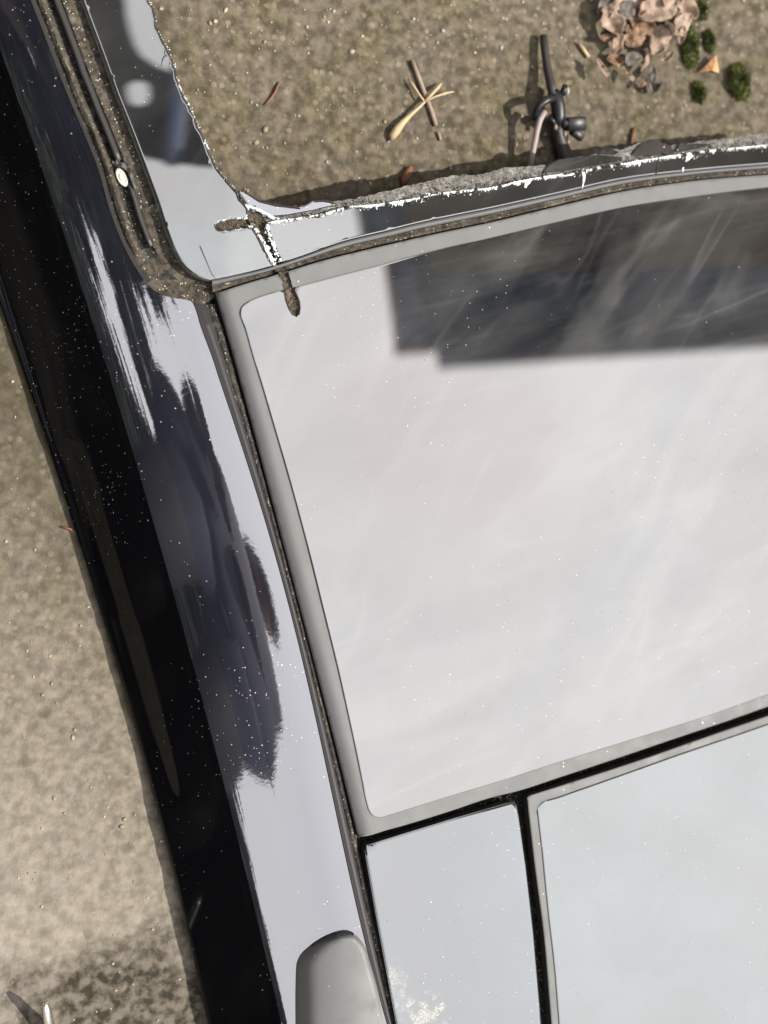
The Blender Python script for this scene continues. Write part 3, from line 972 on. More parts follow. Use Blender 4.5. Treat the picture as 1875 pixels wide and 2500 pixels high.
# ================================================================== ground
def mat_ground():
    t = NT('mossy_concrete')
    big = t.noise(3.2, 4, 0.6, vec=t.mapping(loc=(2.1, 0.4, 0)))
    mid = t.noise(24, 5, 0.65)
    fine = t.noise(125, 3, 0.55)
    xyz = t.n.new('ShaderNodeSeparateXYZ')
    t.l.new(t.tc.outputs['Object'], xyz.inputs[0])
    # paler concrete towards the near left, mossier towards the far end
    side_f = t.rng(t.math('ADD', t.math('ADD', xyz.outputs['Y'], t.math('MULTIPLY', xyz.outputs['X'], 0.8)), t.math('MULTIPLY', big, 0.25)), -0.36, 0.02)
    brown = t.mix(t.rng(fine, 0.36, 0.64), (0.072, 0.058, 0.042), (0.158, 0.13, 0.098))
    olive = t.mix(t.rng(fine, 0.36, 0.64), (0.062, 0.051, 0.03), (0.152, 0.126, 0.08))
    pale = t.mix(t.rng(fine, 0.36, 0.66), (0.185, 0.16, 0.131), (0.268, 0.238, 0.2))
    c = t.mix(t.rng(mid, 0.42, 0.6), brown, olive)
    c = t.mix(side_f, pale, c)
    # stones in the concrete
    v = t.voro(190)
    sep = t.n.new('ShaderNodeSeparateColor')
    t.l.new(v.outputs['Color'], sep.inputs['Color'])
    st = t.math('MULTIPLY', t.rng(v.outputs['Distance'], 0.42, 0.3), t.math('GREATER_THAN', sep.outputs['Green'], 0.72))
    stc = t.mix(sep.outputs['Blue'], (0.2, 0.165, 0.11), (0.27, 0.22, 0.17))
    c = t.mix(t.math('MULTIPLY', st, 0.55), c, stc)
    v2 = t.voro(75, vec=t.mapping(loc=(.3, .2, 0)))
    sep2 = t.n.new('ShaderNodeSeparateColor')
    t.l.new(v2.outputs['Color'], sep2.inputs['Color'])
    dk = t.math('MULTIPLY', t.rng(v2.outputs['Distance'], 0.4, 0.2), t.math('GREATER_THAN', sep2.outputs['Red'], 0.83))
    c = t.mix(t.math('MULTIPLY', dk, 0.4), c, (0.045, 0.042, 0.02))
    left_shade = t.math('MULTIPLY', t.rng(t.math('ADD', xyz.outputs['Y'], t.rng(mid, .3, .7, -.04, .04)), -0.10, 0.08), t.rng(xyz.outputs['X'], -0.10, -0.16))  # shade beside the roof, painted into the concrete's colour
    c = t.mix(t.math('MULTIPLY', left_shade, 0.6), c, (0.055, 0.046, 0.028))
    # cast shadow painted into the colour by the near left corner
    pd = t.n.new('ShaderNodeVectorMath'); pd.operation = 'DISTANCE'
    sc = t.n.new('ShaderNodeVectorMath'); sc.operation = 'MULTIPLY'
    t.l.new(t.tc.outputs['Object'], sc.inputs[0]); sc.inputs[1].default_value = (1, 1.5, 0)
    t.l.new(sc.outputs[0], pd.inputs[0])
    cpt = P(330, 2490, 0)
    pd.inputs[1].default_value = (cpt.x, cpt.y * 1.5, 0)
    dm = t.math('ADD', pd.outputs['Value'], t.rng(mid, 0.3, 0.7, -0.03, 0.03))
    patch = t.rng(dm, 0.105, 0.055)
    shadow_col = t.mix(t.rng(fine, 0.4, 0.62), (0.016, 0.013, 0.006), (0.12, 0.1, 0.08))
    c = t.mix(t.math('MULTIPLY', patch, 0.92), c, shadow_col)
    h = t.math('ADD', t.math('MULTIPLY', fine, 0.5), t.math('MULTIPLY', mid, 0.7))
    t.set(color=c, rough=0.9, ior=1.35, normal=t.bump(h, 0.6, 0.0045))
    return t.m
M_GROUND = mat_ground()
def axis(lo, hi, stepv, far):
    mid = list(np.arange(lo, hi + 1e-6, stepv))
    out, s, a, b = [], stepv, lo, hi
    L, Rr = [], []
    while b < far:
        s *= 1.35
        a -= s; b += s
        L.append(a); Rr.append(b)
    return np.array(L[::-1] + mid + Rr)
ax, ay = axis(-0.34, 0.42, 0.0042, 150), axis(-0.42, 0.46, 0.0042, 150)
gx, gy = np.meshgrid(ax, ay)
def lumps(x, y):
    r = max(abs(x) / .6, abs(y) / .6)
    k = 1 if r < 1 else max(0, 2 - r)
    if k == 0:
        return 0
    return k * (0.0014 * mnoise.noise(Vector((x * 28, y * 28, 0))) + 0.0011 * mnoise.noise(Vector((x * 85, y * 85, 5))) + 0.003 * mnoise.noise(Vector((x * 7, y * 7, 9))))
gv = [(x, y, lumps(x, y)) for x, y in zip(gx.ravel(), gy.ravel())]
nx, ny = len(ax), len(ay)
gf = [(j * nx + i, j * nx + i + 1, (j + 1) * nx + i + 1, (j + 1) * nx + i) for j in range(ny - 1) for i in range(nx - 1)]
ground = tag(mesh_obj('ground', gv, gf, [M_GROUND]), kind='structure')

# pale grains of aggregate showing in the concrete
M_GR = [NT('grain_%s' % n).set(color=c, rough=0.7).m for n, c in (('cream', (0.42, 0.36, 0.24)), ('grey', (0.3, 0.28, 0.25)), ('pink', (0.36, 0.27, 0.21)), ('tan', (0.25, 0.21, 0.14)))]
gvv, gff, gmm = [], [], []
ico = bmesh.new(); bmesh.ops.create_icosphere(ico, subdivisions=1, radius=1)
icv = [v.co.copy() for v in ico.verts]; icf = [[v.index for v in f.verts] for f in ico.faces]; ico.free()
rr = random.Random(5)
n = 0
while n < 700:
    u, v = rr.uniform(-40, 1900), rr.uniform(-40, 2520)
    if not ((u > 330 and v < 560) or (u < 540 and v > 600 and rr.random() < .35)):
        continue
    p = P(u, v, 0)
    s = 0.0009 * math.exp(rr.gauss(0, .4))
    if s > .0032: continue
    m = Matrix.Rotation(rr.uniform(0, 6.3), 3, 'Z') @ Matrix.Diagonal((s * rr.uniform(.8, 1.3), s * rr.uniform(.7, 1), s * .55))
    b = len(gvv)
    for q in icv:
        gvv.append(Vector((p.x, p.y, lumps(p.x, p.y) + s * .1)) + m @ (q * rr.uniform(.8, 1.15)))
    mi = rr.choice([0, 1, 1, 2, 3, 3, 3])
    for f in icf:
        gff.append([b + k for k in f]); gmm.append(mi)
    n += 1
tag(mesh_obj('gravel', gvv, gff, M_GR, None, True, gmm), kind='stuff')

# ---- moss cushions
M_MOSS = NT('moss')
M_MOSS.set(color=M_MOSS.mix(M_MOSS.rng(M_MOSS.noise(220, 3), .35, .65), (0.03, 0.037, 0.008), (0.125, 0.14, 0.03)), rough=0.9)
M_MOSS = M_MOSS.m
def moss(u, v, wu, wv, h, rotd, label, seed, nb=900):
    rr = random.Random(seed)
    c = P(u, v, 0.0)
    o = tag(empty('moss_cushion', (c.x, c.y, lumps(c.x, c.y)), R(rotd)), label, 'moss', 'moss cushions on the concrete')
    a, b = wu * .262e-3 / 2 * 1.05, wv * .262e-3 / 2
    verts, faces = [], []
    n1, n2 = 20, 9
    def surf(t, k):
        ph = t * math.pi / 2
        rad = math.cos(ph) * (1 + .3 * mnoise.noise(Vector((math.cos(k) * 1.5, math.sin(k) * 1.5, seed))) + .2 * mnoise.noise(Vector((math.cos(k) * 4, math.sin(k) * 4, seed))))
        return Vector((a * rad * math.cos(k), b * rad * math.sin(k), h * math.sin(ph) * (1 + .25 * mnoise.noise(Vector((math.cos(k) * 2, math.sin(k) * 2, t * 3 + seed)))) - .001))
    for i in range(n2):
        for k in range(n1):
            verts.append(surf(i / n2, k * 2 * math.pi / n1))
    verts.append(surf(1, 0))
    for i in range(n2 - 1):
        for k in range(n1):
            faces.append((i * n1 + k, i * n1 + (k + 1) % n1, (i + 1) * n1 + (k + 1) % n1, (i + 1) * n1 + k))
    for k in range(n1):
        faces.append(((n2 - 1) * n1 + k, (n2 - 1) * n1 + (k + 1) % n1, len(verts) - 1))
    mesh_obj('moss_body', verts, faces, [M_MOSS], o)
    verts, faces = [], []
    for _ in range(nb):
        t, k = rr.random()**1.3 * .98, rr.uniform(0, 6.283)
        p = surf(t, k)
        nrm = Vector((p.x / a / a, p.y / b / b, p.z / h / h + .0001)).normalized()
        d = (nrm + Vector((rr.gauss(0, .4), rr.gauss(0, .4), rr.gauss(0, .3)))).normalized()
        s = rr.uniform(.001, .0028)
        sd = d.cross(Vector((rr.gauss(0, 1), rr.gauss(0, 1), rr.gauss(0, 1)))).normalized() * s * .22
        q = len(verts)
        verts += [p - sd, p + sd, p + d * s]
        faces.append((q, q + 1, q + 2))
    f = mesh_obj('moss_fronds', verts, faces, [M_MOSS], o, False)
    f['kind'] = 'stuff'
moss(1801, 202, 66, 106, .010, 12, 'large oval green moss cushion standing alone beside the orange leaf', 1, 1400)
moss(1684, 115, 52, 130, .008, 4, 'long dark green moss cushion on a stone between leaf heap and orange leaf', 2, 1300)
moss(1732, 100, 34, 66, .006, 5, 'narrow bright green moss strip just above the orange leaf', 3)
moss(1712, 26, 40, 56, .006, 0, 'yellow-green moss tuft at the top edge right of the dead leaves', 4)
moss(1705, 226, 46, 58, .005, 20, 'small ragged dark moss tuft below the orange leaf', 5)

# ---- dead leaves
def leaf_mat(name, c1, c2):
    t = NT(name)
    t.set(color=t.mix(t.rng(t.noise(120, 4, .6), .35, .65), c1, c2), rough=.7, normal=t.bump(t.noise(200, 3), .5, .002))
    return t.m
M_LEAF = [leaf_mat('dead_leaf_pink', (0.15, 0.10, 0.07), (0.40, 0.29, 0.22)), leaf_mat('dead_leaf_brown', (0.1, 0.055, 0.03), (0.3, 0.18, 0.11)), leaf_mat('dead_leaf_grey', (0.07, 0.06, 0.055), (0.17, 0.14, 0.12))]
def leaf_mesh(L, Wd, curl, crump, seed, n=13, m=9):
    verts, faces = [], []
    for i in range(n):
        t = i / (n - 1)
        w = Wd * (math.sin(math.pi * min(1, t * .93 + .05)) ** .8) * (1 + .25 * mnoise.noise(Vector((t * 6, seed, 0))))
        for j in range(m):
            s = j / (m - 1) * 2 - 1
            x = (t - .5) * L
            y = s * w / 2 * (1 + .2 * mnoise.noise(Vector((t * 9, s * 2, seed))))
            z = curl * (abs(s)**1.6) * Wd * .5 + curl * .6 * L * (t - .5)**2 + crump * mnoise.noise(Vector((x * 130, y * 130, seed))) + crump * .5 * mnoise.noise(Vector((x * 300, y * 300, seed)))
            verts.append((x, y, z + .001))
    for i in range(n - 1):
        for j in range(m - 1):
            faces.append((i * m + j, i * m + j + 1, (i + 1) * m + j + 1, (i + 1) * m + j))
    return verts, faces
heap_c = P(1570, 60, 0)
heap = tag(empty('dead_leaf_heap', (heap_c.x, heap_c.y, 0)), 'crumpled pinkish brown dead leaves matted together at the top edge', 'dead leaves')
rr = random.Random(21)
spec = [(1600, 20, 150, 90, 30, 0), (1480, 60, 95, 70, -70, 0), (1600, 105, 120, 60, 60, 0), (1545, -10, 130, 90, 10, 0), (1660, 20, 100, 70, -50, 0), (1500, 110, 80, 40, 80, 0),
        (1545, 95, 70, 55, 20, 1), (1570, 60, 90, 60, -30, 1), (1640, 70, 95, 55, 45, 0), (1470, 25, 60, 50, 100, 2), (1455, 175, 60, 22, -60, 0), (1565, 150, 70, 24, 70, 0), (1535, 145, 50, 40, 30, 2), (1585, 185, 55, 30, 80, 2), (1500, 150, 60, 40, 10, 1), (1630, -20, 120, 80, 70, 0), (1512, 70, 55, 30, -40, 1), (1555, 30, 50, 28, 65, 1), (1625, 45, 60, 26, -80, 1), (1585, 125, 60, 22, -20, 0), (1615, 150, 46, 20, 35, 0), (1525, 190, 44, 18, -75, 0), (1478, 95, 60, 24, 15, 1), (1650, 95, 52, 24, 75, 0), (1560, -20, 60, 34, -15, 1), (1495, 15, 64, 30, 50, 0), (1562, 205, 36, 16, 40, 1), (1520, 30, 60, 50, 60, 2), (1590, 215, 40, 30, 10, 2)]
for i, (u, v, L, Wd, rot, mi) in enumerate(spec):
    vv, ff = leaf_mesh(L * .265e-3, Wd * .265e-3, rr.uniform(.1, .45), rr.uniform(.003, .006), i * 3.7)
    lo = mesh_obj('leaf', vv, ff, [M_LEAF[mi]], heap)
    p = P(u, v, 0.003)
    lo.location = (p.x - heap_c.x, p.y - heap_c.y, 0.002 + rr.uniform(0, .006) + (0.004 if mi == 0 else 0))
    lo.rotation_euler = (rr.uniform(-.35, .35), rr.uniform(-.3, .3), R(rot))
    sm = lo.modifiers.new('thickness', 'SOLIDIFY'); sm.thickness = .0004
M_OR = leaf_mat('orange_leaf', (0.36, 0.17, 0.07), (0.6, 0.33, 0.17))
p = P(1734, 158, .004)
ol = mesh_obj('fallen_leaf', [(-.0085, -.006, .0), (.0085, -.005, .001), (.0045, .0075, .0035), (0, -.0055, .0055), (.002, .001, .006), (-.003, .0005, .004)], [(0, 3, 5), (3, 4, 5), (3, 1, 4), (1, 2, 4), (4, 2, 5)], [M_OR], None, False)
ol.location = (p.x, p.y, .002)
sm = ol.modifiers.new('thickness', 'SOLIDIFY'); sm.thickness = .0005
tag(ol, 'small folded orange brown leaf between two green moss cushions', 'leaf')

# ---- husk, twigs and other bits on the concrete
M_STRAW = NT('straw'); M_STRAW.set(color=M_STRAW.mix(M_STRAW.noise(160, 3), (0.38, 0.27, 0.14), (0.56, 0.43, 0.27)), rough=.6); M_STRAW = M_STRAW.m
M_TWIG = NT('twig_bark'); M_TWIG.set(color=M_TWIG.mix(M_TWIG.noise(200, 3), (0.22, 0.165, 0.125), (0.36, 0.28, 0.22)), rough=.8); M_TWIG = M_TWIG.m
M_RED = simple('red_brown_bit', (0.2, 0.09, 0.05), .7)
def G(u, v, z):
    p = P(u, v, z)
    return Vector((p.x, p.y, z + lumps(p.x, p.y)))
bm = bmesh.new()
tube(bm, [G(951, 343, .002), G(956, 334, .003), G(966, 320, .004), G(982, 300, .0045), G(1004, 279, .005), G(1024, 261, .005), G(1036, 249, .005), G(1041, 243, .005)], [.0012, .0028, .0032, .0024, .0014, .0011, .001, .001], 8)
husk_c = G(1000, 280, 0)
husk = tag(empty('seed_husk'), 'straw-coloured forked seed husk lying across a thin twig', 'seed husk')
bm_obj('husk_body', bm, [M_STRAW], husk, True)
for pts, r in (([G(1036, 249, .005), G(1052, 232, .006), G(1070, 212, .005), G(1078, 203, .003)], [.001, .0011, .0014, .0004]), ([G(1038, 248, .005), G(1062, 236, .005), G(1086, 228, .003), G(1108, 224, .002)], [.0008, .0007, .0010, .0004]), ([G(1036, 248, .005), G(1022, 228, .005), G(1008, 208, .004), G(998, 192, .003)], [.0008, .0009, .0011, .0004])):
    bm = bmesh.new(); tube(bm, pts, r, 6); bm_obj('prong', bm, [M_STRAW], husk, True)
def twig(name, pts, r, mat, label, cat='twig', n=6):
    bm = bmesh.new(); tube(bm, pts, r, n); return tag(bm_obj(name, bm, [mat], None, True), label, cat)
twig('twig', [G(1006, 148, .002), G(1020, 185, .002), G(1038, 232, .0022), G(1052, 268, .002), G(1066, 306, .0016)], [.0016, .0019, .0018, .0019, .0017], M_TWIG, 'grey brown twig lying under the straw-coloured seed husk')
twig('twig', [G(1070, 322, .0015), G(1076, 342, .0015)], [.0014, .0012], M_TWIG, 'short twig stub just below the end of the longer grey brown twig')
twig('stalk', [G(682, 200, .0015), G(672, 225, .0018), G(660, 242, .0015), G(646, 256, .001)], [.0007, .0009, .0008, .0005], M_RED, 'thin reddish stalk lying alone on concrete left of the husk', 'stalk')
twig('bark_flake', [G(1002, 408, .002), G(996, 425, .003), G(986, 440, .003), G(982, 452, .002)], [.002, .0035, .003, .001], M_RED, 'dark red brown bark flake beside the jagged cut edge below the husk', 'bark')
twig('stalk', [G(1550, 312, .002), G(1546, 330, .0025), G(1541, 352, .002)], [.001, .0017, .001], M_RED, 'short dark red stalk above the largest standing glass shard', 'stalk')
twig('straw', [G(1412, 105, .002), G(1424, 122, .0025), G(1436, 140, .002)], [.0013, .0016, .0014], M_STRAW, 'short pale straw between the black clip and the dead leaves', 'straw')
twig('stalk', [G(150, 1286, .0015), G(172, 1292, .0018), G(196, 1302, .0015)], [.0006, .0009, .0006], M_RED, 'thin reddish stalk lying close beside the black side panel', 'stalk')
M_TAB = NT('shiny_metal').set(color=(0.85, 0.85, 0.84), rough=.25, metal=1).m
bm = bmesh.new()
tube(bm, [G(122, 2520, .004), G(117, 2490, .012), G(113, 2462, .022), G(110, 2450, .026)], [.0042, .0034, .0026, .0012], 7)
tab = tag(bm_obj('metal_shard', bm, [M_TAB], None, True), 'small shiny silver metal shard poking up from the painted shadow patch', 'metal shard')

# ---- broken black clip with rod and pale wire
M_BLK = NT('black_plastic'); M_BLK.set(color=(0.012, 0.012, 0.013), rough=.42); M_BLK.over(M_BLK.rng(M_BLK.noise(90, 4), .55, .8, 0, .12), (.3, .27, .24)); M_BLK = M_BLK.m
M_ROD = simple('dark_rod', (0.035, 0.03, 0.03), .5)
M_WIRE = simple('pale_wire_sleeve', (0.33, 0.27, 0.26), .55)
clip = tag(empty('broken_clip'), 'broken black plastic clip with upright rod and pale wire lying on concrete', 'car part')
bm = bmesh.new(); tube(bm, [P(1326, 87, .006), P(1330, 120, .0075), P(1336, 165, .009), P(1344, 205, .012), P(1352, 235, .015)], [.0027, .0030, .0031, .0033, .0036], 10); bm_obj('rod', bm, [M_ROD], clip, True)
bm = bmesh.new(); tube(bm, [P(1350, 224, .013), P(1356, 238, .014), P(1362, 258, .014), P(1364, 285, .013), P(1360, 308, .012)], [.0045, .0055, .0055, .0052, .0045], 8)
tube(bm, [P(1352, 290, .016), P(1344, 296, .014)], [.0045, .0035], 8)
bm_obj('clip_body', bm, [M_BLK], clip, True)
bm = bmesh.new()
Mx = Matrix.Translation(P(1404, 304, .014)) @ Matrix.Rotation(R(8), 4, 'Z') @ Matrix.Rotation(R(18), 4, 'X')
box(bm, Mx, (-.0075, -.0042, -.004), (.0075, .0052, .004))
box(bm, Mx @ Matrix.Translation((.003, -.007, -.001)) @ Matrix.Rotation(R(-35), 4, 'Z'), (-.0055, -.0035, -.003), (.0045, .002, .003))
tube(bm, [P(1370, 300, .014), P(1392, 302, .014)], [.004, .004], 8)
bmesh.ops.bevel(bm, geom=list(bm.edges), offset=.0006, segments=1, affect='EDGES')
bm_obj('socket', bm, [M_BLK], clip, True)
bm = bmesh.new(); tube(bm, [P(1360, 300, .012), P(1362, 325, .008), P(1370, 355, .006), P(1384, 395, .005), P(1392, 430, .004)], [.0042, .0048, .0055, .0066, .007], 9); bm_obj('leg', bm, [M_ROD], clip, True)
bm = bmesh.new(); tube(bm, [P(1350, 238, .018), P(1334, 244, .02), P(1318, 256, .02), P(1308, 274, .017), P(1304, 292, .013)], [.003, .003, .0028, .0026, .002], 8); bm_obj('hook', bm, [M_BLK], clip, True)
bm = bmesh.new(); tube(bm, [P(1330, 272, .016), P(1318, 292, .016), P(1311, 318, .015), P(1306, 345, .014), P(1300, 375, .013), P(1294, 410, .012)], [.0022, .0024, .0023, .0022, .0022, .0022], 8); bm_obj('wire', bm, [M_WIRE], clip, True)
for (u, v, r) in ((1384, 222, .0028), (1356, 310, .0018), (1379, 328, .0017)):
    bm = bmesh.new(); bmesh.ops.create_icosphere(bm, subdivisions=2, radius=r, matrix=Matrix.Translation(P(u, v, .017)) @ Matrix.Diagonal((.7, 1.2, 1, 1))); bm_obj('stud', bm, [M_WIRE], clip, True)
bm = bmesh.new(); tube(bm, [P(1372, 232, .016), P(1378, 218, .017), P(1380, 208, .017)], [.0024, .0026, .002], 7); bm_obj('prong', bm, [M_BLK], clip, True)

# ================================================================== what stands around: seen in the reflections
def refl(u, v, z0, H):
    e = 3
    p, p1, p2 = P(u, v, z0(u, v)), P(u + e, v, z0(u + e, v)), P(u, v - e, z0(u, v - e))
    n = (p1 - p).cross(p2 - p).normalized()
    d = (p - CAM).normalized()
    r = d - n * 2 * d.dot(n)
    return p + r * ((H - p.z) / r.z)

HE = 3.3
A = refl(1050, 846, zglass, HE); B = refl(1875, 800, zglass, HE); Cc = refl(1020, 633, zglass, HE)
e1 = (B - A); e1.z = 0; e1.normalize()
e2 = Vector((-e1.y, e1.x, 0))
HM = Matrix.Translation((A.x, A.y, 0)) @ Matrix(((e1.x, e2.x, 0, 0), (e1.y, e2.y, 0, 0), (0, 0, 1, 0), (0, 0, 0, 1)))
house = tag(empty('house'), 'flat-roofed brick house with dark boarded eaves overhanging the far side of the yard', 'house')
def mat_brick():
    t = NT('brick_wall')
    b = t.n.new('ShaderNodeTexBrick')
    b.inputs['Color1'].default_value = (0.26, 0.16, 0.10, 1); b.inputs['Color2'].default_value = (0.34, 0.23, 0.15, 1); b.inputs['Mortar'].default_value = (0.35, 0.32, 0.28, 1)
    b.inputs['Scale'].default_value = 1; b.inputs['Brick Width'].default_value = .215; b.inputs['Row Height'].default_value = .075; b.inputs['Mortar Size'].default_value = .01
    t.l.new(t.mapping(rot=(R(90), 0, 0)), b.inputs['Vector'])
    t.set(color=b.outputs['Color'], rough=.9)
    return t.m
M_BRICK = mat_brick()
M_SOFF = NT('dark_soffit_paint'); M_SOFF.set(color=M_SOFF.mix(M_SOFF.rng(M_SOFF.noise(3, 4), .4, .65), (0.025, 0.075, 0.25), (0.07, 0.12, 0.24)), rough=.6); M_SOFF = M_SOFF.m
M_SOFB = simple('brown_soffit_board', (0.22, 0.175, 0.13), .7)
M_GUT = simple('navy_gutter', (0.02, 0.045, 0.13), .8)
M_TILE = simple('roof_tile', (0.16, 0.1, 0.08), .8)
M_WHITE = simple('white_paint', (0.75, 0.75, 0.73), .4)
def hb(name, lo, hi, mat, parent=house):
    bm = bmesh.new(); box(bm, HM, lo, hi); return bm_obj(name, bm, [mat], parent)
LX, LY = 6.5, 6.0
wallf = hb('wall', (0.35, 1.5, -0.1), (LX - .35, LY, HE + .2), M_BRICK)
hb('soffit', (0.03, 0.06, HE), (LX, .3, HE + .03), M_SOFF)
for k in range(6):
    hb('soffit_board', (0.03, .31 + k * .2, HE + .01), (LX, .31 + k * .2 + .19, HE + .04), M_SOFB)
hb('fascia', (0.06, 0.02, HE - .02), (LX, .058, HE + .2), M_GUT)
hb('gutter', (0.07, -0.06, HE + .02), (LX, .018, HE + .12), M_GUT)
hb('verge_board', (-.02, .03, HE - .01), (.028, LY, HE + .2), M_GUT)
hb('roof', (-.03, 0.0, HE + .202), (LX + .05, LY, HE + .26), M_TILE)
bm = bmesh.new(); tube(bm, [HM @ Vector(q) for q in ((.62, .12, HE - .05), (.66, .5, HE - .12), (.75, 1.35, HE - .45), (.75, 1.44, HE - .6), (.75, 1.44, 0.05))], .045, 10); bm_obj('downpipe', bm, [simple('pale_downpipe', (.3, .3, .33), .5)], house, True)
fwin = hb('window', (2.4, 1.42, 1.0), (3.9, 1.5, 2.3), M_WHITE)
hb('pane', (2.5, 1.40, 1.1), (3.1, 1.43, 2.2), simple('window_glass', (.02, .03, .03), .05), fwin)
hb('pane', (3.2, 1.40, 1.1), (3.8, 1.43, 2.2), simple('window_glass', (.02, .03, .03), .05), fwin)

# ---- trees
M_BARK = simple('bark', (0.07, 0.055, 0.04), .9)
def foliage_mat(name, c1, c2):
    t = NT(name)
    t.set(color=t.mix(t.noise(5, 3), c1, c2), rough=.6)
    return t.m
M_FOL = foliage_mat('evergreen_needles', (0.018, 0.028, 0.014), (0.04, 0.055, 0.028))
def tree(x, y, h, r, seed, label, n=5200, low=.07):
    rr = random.Random(seed)
    o = tag(empty('evergreen_tree', (x, y, 0)), label, 'tree')
    bm = bmesh.new()
    tube(bm, [(0, 0, -.1), (.05, .02, h * .35), (.02, -.03, h * .7), (0, 0, h * .97)], [h * .022, h * .017, h * .009, h * .002], 9)
    bm_obj('trunk', bm, [M_BARK], o, True)
    bm = bmesh.new()
    vv, ff = [], []
    nb = 64
    for i in range(nb):
        t = low + (1 - low) * (i / nb)**.9
        z = t * h
        L = r * (1 - t)**.7 * 1.25 * rr.uniform(.4, 1.35) + .12
        a = i * 2.4 + rr.uniform(-.3, .3)
        d = Vector((math.cos(a), math.sin(a), 0))
        tip = d * L + Vector((0, 0, z - L * rr.uniform(.05, .35)))
        tube(bm, [(0, 0, z), d * L * .5 + Vector((0, 0, z + .02)), tip], [.02 * (1 - t) + .008, .012 * (1 - t) + .005, .003], 5)
        m = int(n / nb * (L / r) * 2 + 10)
        for _ in range(m):
            s = rr.random()**.7
            p = Vector((0, 0, z)).lerp(tip, s) + Vector((rr.gauss(0, .1), rr.gauss(0, .1), rr.gauss(0, .07))) * (1 + L * .35)
            dirv = (d + Vector((rr.gauss(0, .5), rr.gauss(0, .5), rr.gauss(-.35, .35)))).normalized()
            l = rr.uniform(.12, .32); w = l * rr.uniform(.16, .3)
            sd = dirv.cross(Vector((rr.gauss(0, 1), rr.gauss(0, 1), rr.gauss(0, 1)))).normalized() * w
            q = len(vv)
            vv += [p, p + dirv * l * .4 + sd, p + dirv * l, p + dirv * l * .4 - sd]
            ff.append((q, q + 1, q + 2, q + 3))
    bm_obj('limbs', bm, [M_BARK], o, True)
    mesh_obj('crown', vv, ff, [M_FOL], o, False)
tree(-3.4, 1.05, 10.5, 1.85, 1, 'tall dark evergreen tree with a bare lower trunk, closest to the roof', 30000, .3)
tree(-4.8, 3.7, 10.5, 2.9, 2, 'broad evergreen tree behind the tallest trees by the yard', 8000)
tree(-3.2, 6.2, 8.5, 2.2, 3, 'evergreen tree standing beyond the end of the hedge', 6000)
tree(-4.4, -1.7, 3.6, .75, 5, 'small dense evergreen tree added behind the person to darken the rail reflection', 5000)  # extra unseen tree, fills a bright gap in the rail's reflection
tree(-6.0, 0.6, 6.6, 1.9, 4, 'squat evergreen tree rising just behind the clipped hedge', 14000)
# hedge
def hedge():
    rr = random.Random(9)
    vv, ff = [], []
    for _ in range(16000):
        y = rr.uniform(-6, 6); z = rr.uniform(0, 1.9)**1
        dx = .45 * math.sqrt(max(0, 1 - (z / 2.0)**6)) + .1 * mnoise.noise(Vector((y * 2, z * 2, 0)))
        p = Vector((-3.9 + dx * rr.choice((1, 1, 1, -1)) + rr.gauss(0, .05), y, z + .1 * mnoise.noise(Vector((y * 1.3, 0, 4)))))
        if rr.random() < .2: p = Vector((-3.9 + rr.uniform(-.45, .45), y, 1.9 + .12 * mnoise.noise(Vector((y * 1.3, 0, 4))) + rr.gauss(0, .03)))
        d = Vector((rr.gauss(.3, 1), rr.gauss(0, 1), rr.gauss(.2, 1))).normalized()
        l = rr.uniform(.07, .13)
        sd = d.cross(Vector((rr.gauss(0, 1), rr.gauss(0, 1), rr.gauss(0, 1)))).normalized() * l * .35
        q = len(vv)
        vv += [p, p + d * l * .5 + sd, p + d * l, p + d * l * .5 - sd]
        ff.append((q, q + 1, q + 2, q + 3))
    h = tag(empty('hedge', (0, 0, 0)), 'dark clipped evergreen hedge along the left side of the yard', 'hedge')
    mesh_obj('hedge_leaves', vv, ff, [M_FOL], h, False)
    bm = bmesh.new(); box(bm, Matrix.Translation((-3.95, 0, 0)), (-.28, -6, 0), (.25, 6, 1.8)); bm_obj('hedge_core', bm, [simple('hedge_core', (.012, .014, .008), .9)], h)
hedge()

# ---- photographer
M_JACK = simple('navy_jacket', (0.010, 0.014, 0.035), .8)
M_TROU = simple('black_trousers', (0.008, 0.008, 0.009), .8)
M_GLOVE = simple('dark_glove', (0.02, 0.018, 0.02), .8)
M_SKIN = NT('skin').set(color=(0.16, 0.085, 0.06), rough=.5).m
M_HAIR = simple('dark_hair', (0.015, 0.011, 0.008), .6)
M_BOOT = simple('dark_boot', (0.012, 0.011, 0.01), .6)
PX0, PY0 = -0.66, -0.31
person = tag(empty('person', (PX0, PY0, 0)), 'person in navy hooded jacket and black trousers leaning over roof holding phone', 'person')
def skin(name, pts, edges, radii, mat, sub=2, rootv=0):
    me = bpy.data.meshes.new(name)
    me.from_pydata([Vector(p) + Vector((0, -0.03 if name in ('body', 'trousers', 'boot') else 0, 0)) - Vector((PX0, PY0, 0)) for p in pts], edges, [])
    o = link(bpy.data.objects.new(name, me))
    o.parent = person
    m = o.modifiers.new('skin', 'SKIN'); m.use_smooth_shade = True
    for i, rv in enumerate(radii):
        sv = me.skin_vertices[0].data[i]
        sv.radius = rv if hasattr(rv, '__len__') else (rv, rv)
        sv.use_root = (i == rootv)
    s = o.modifiers.new('sub', 'SUBSURF'); s.levels = sub; s.render_levels = sub
    me.materials.append(mat)
    return o
ph = CAM - D * 0.012
shL, shR = (-.43, -.14, 1.41), (-.43, -.40, 1.41)
wrL, wrR = (-.43, 0.0, 1.07), (-.37, -.185, 1.045)
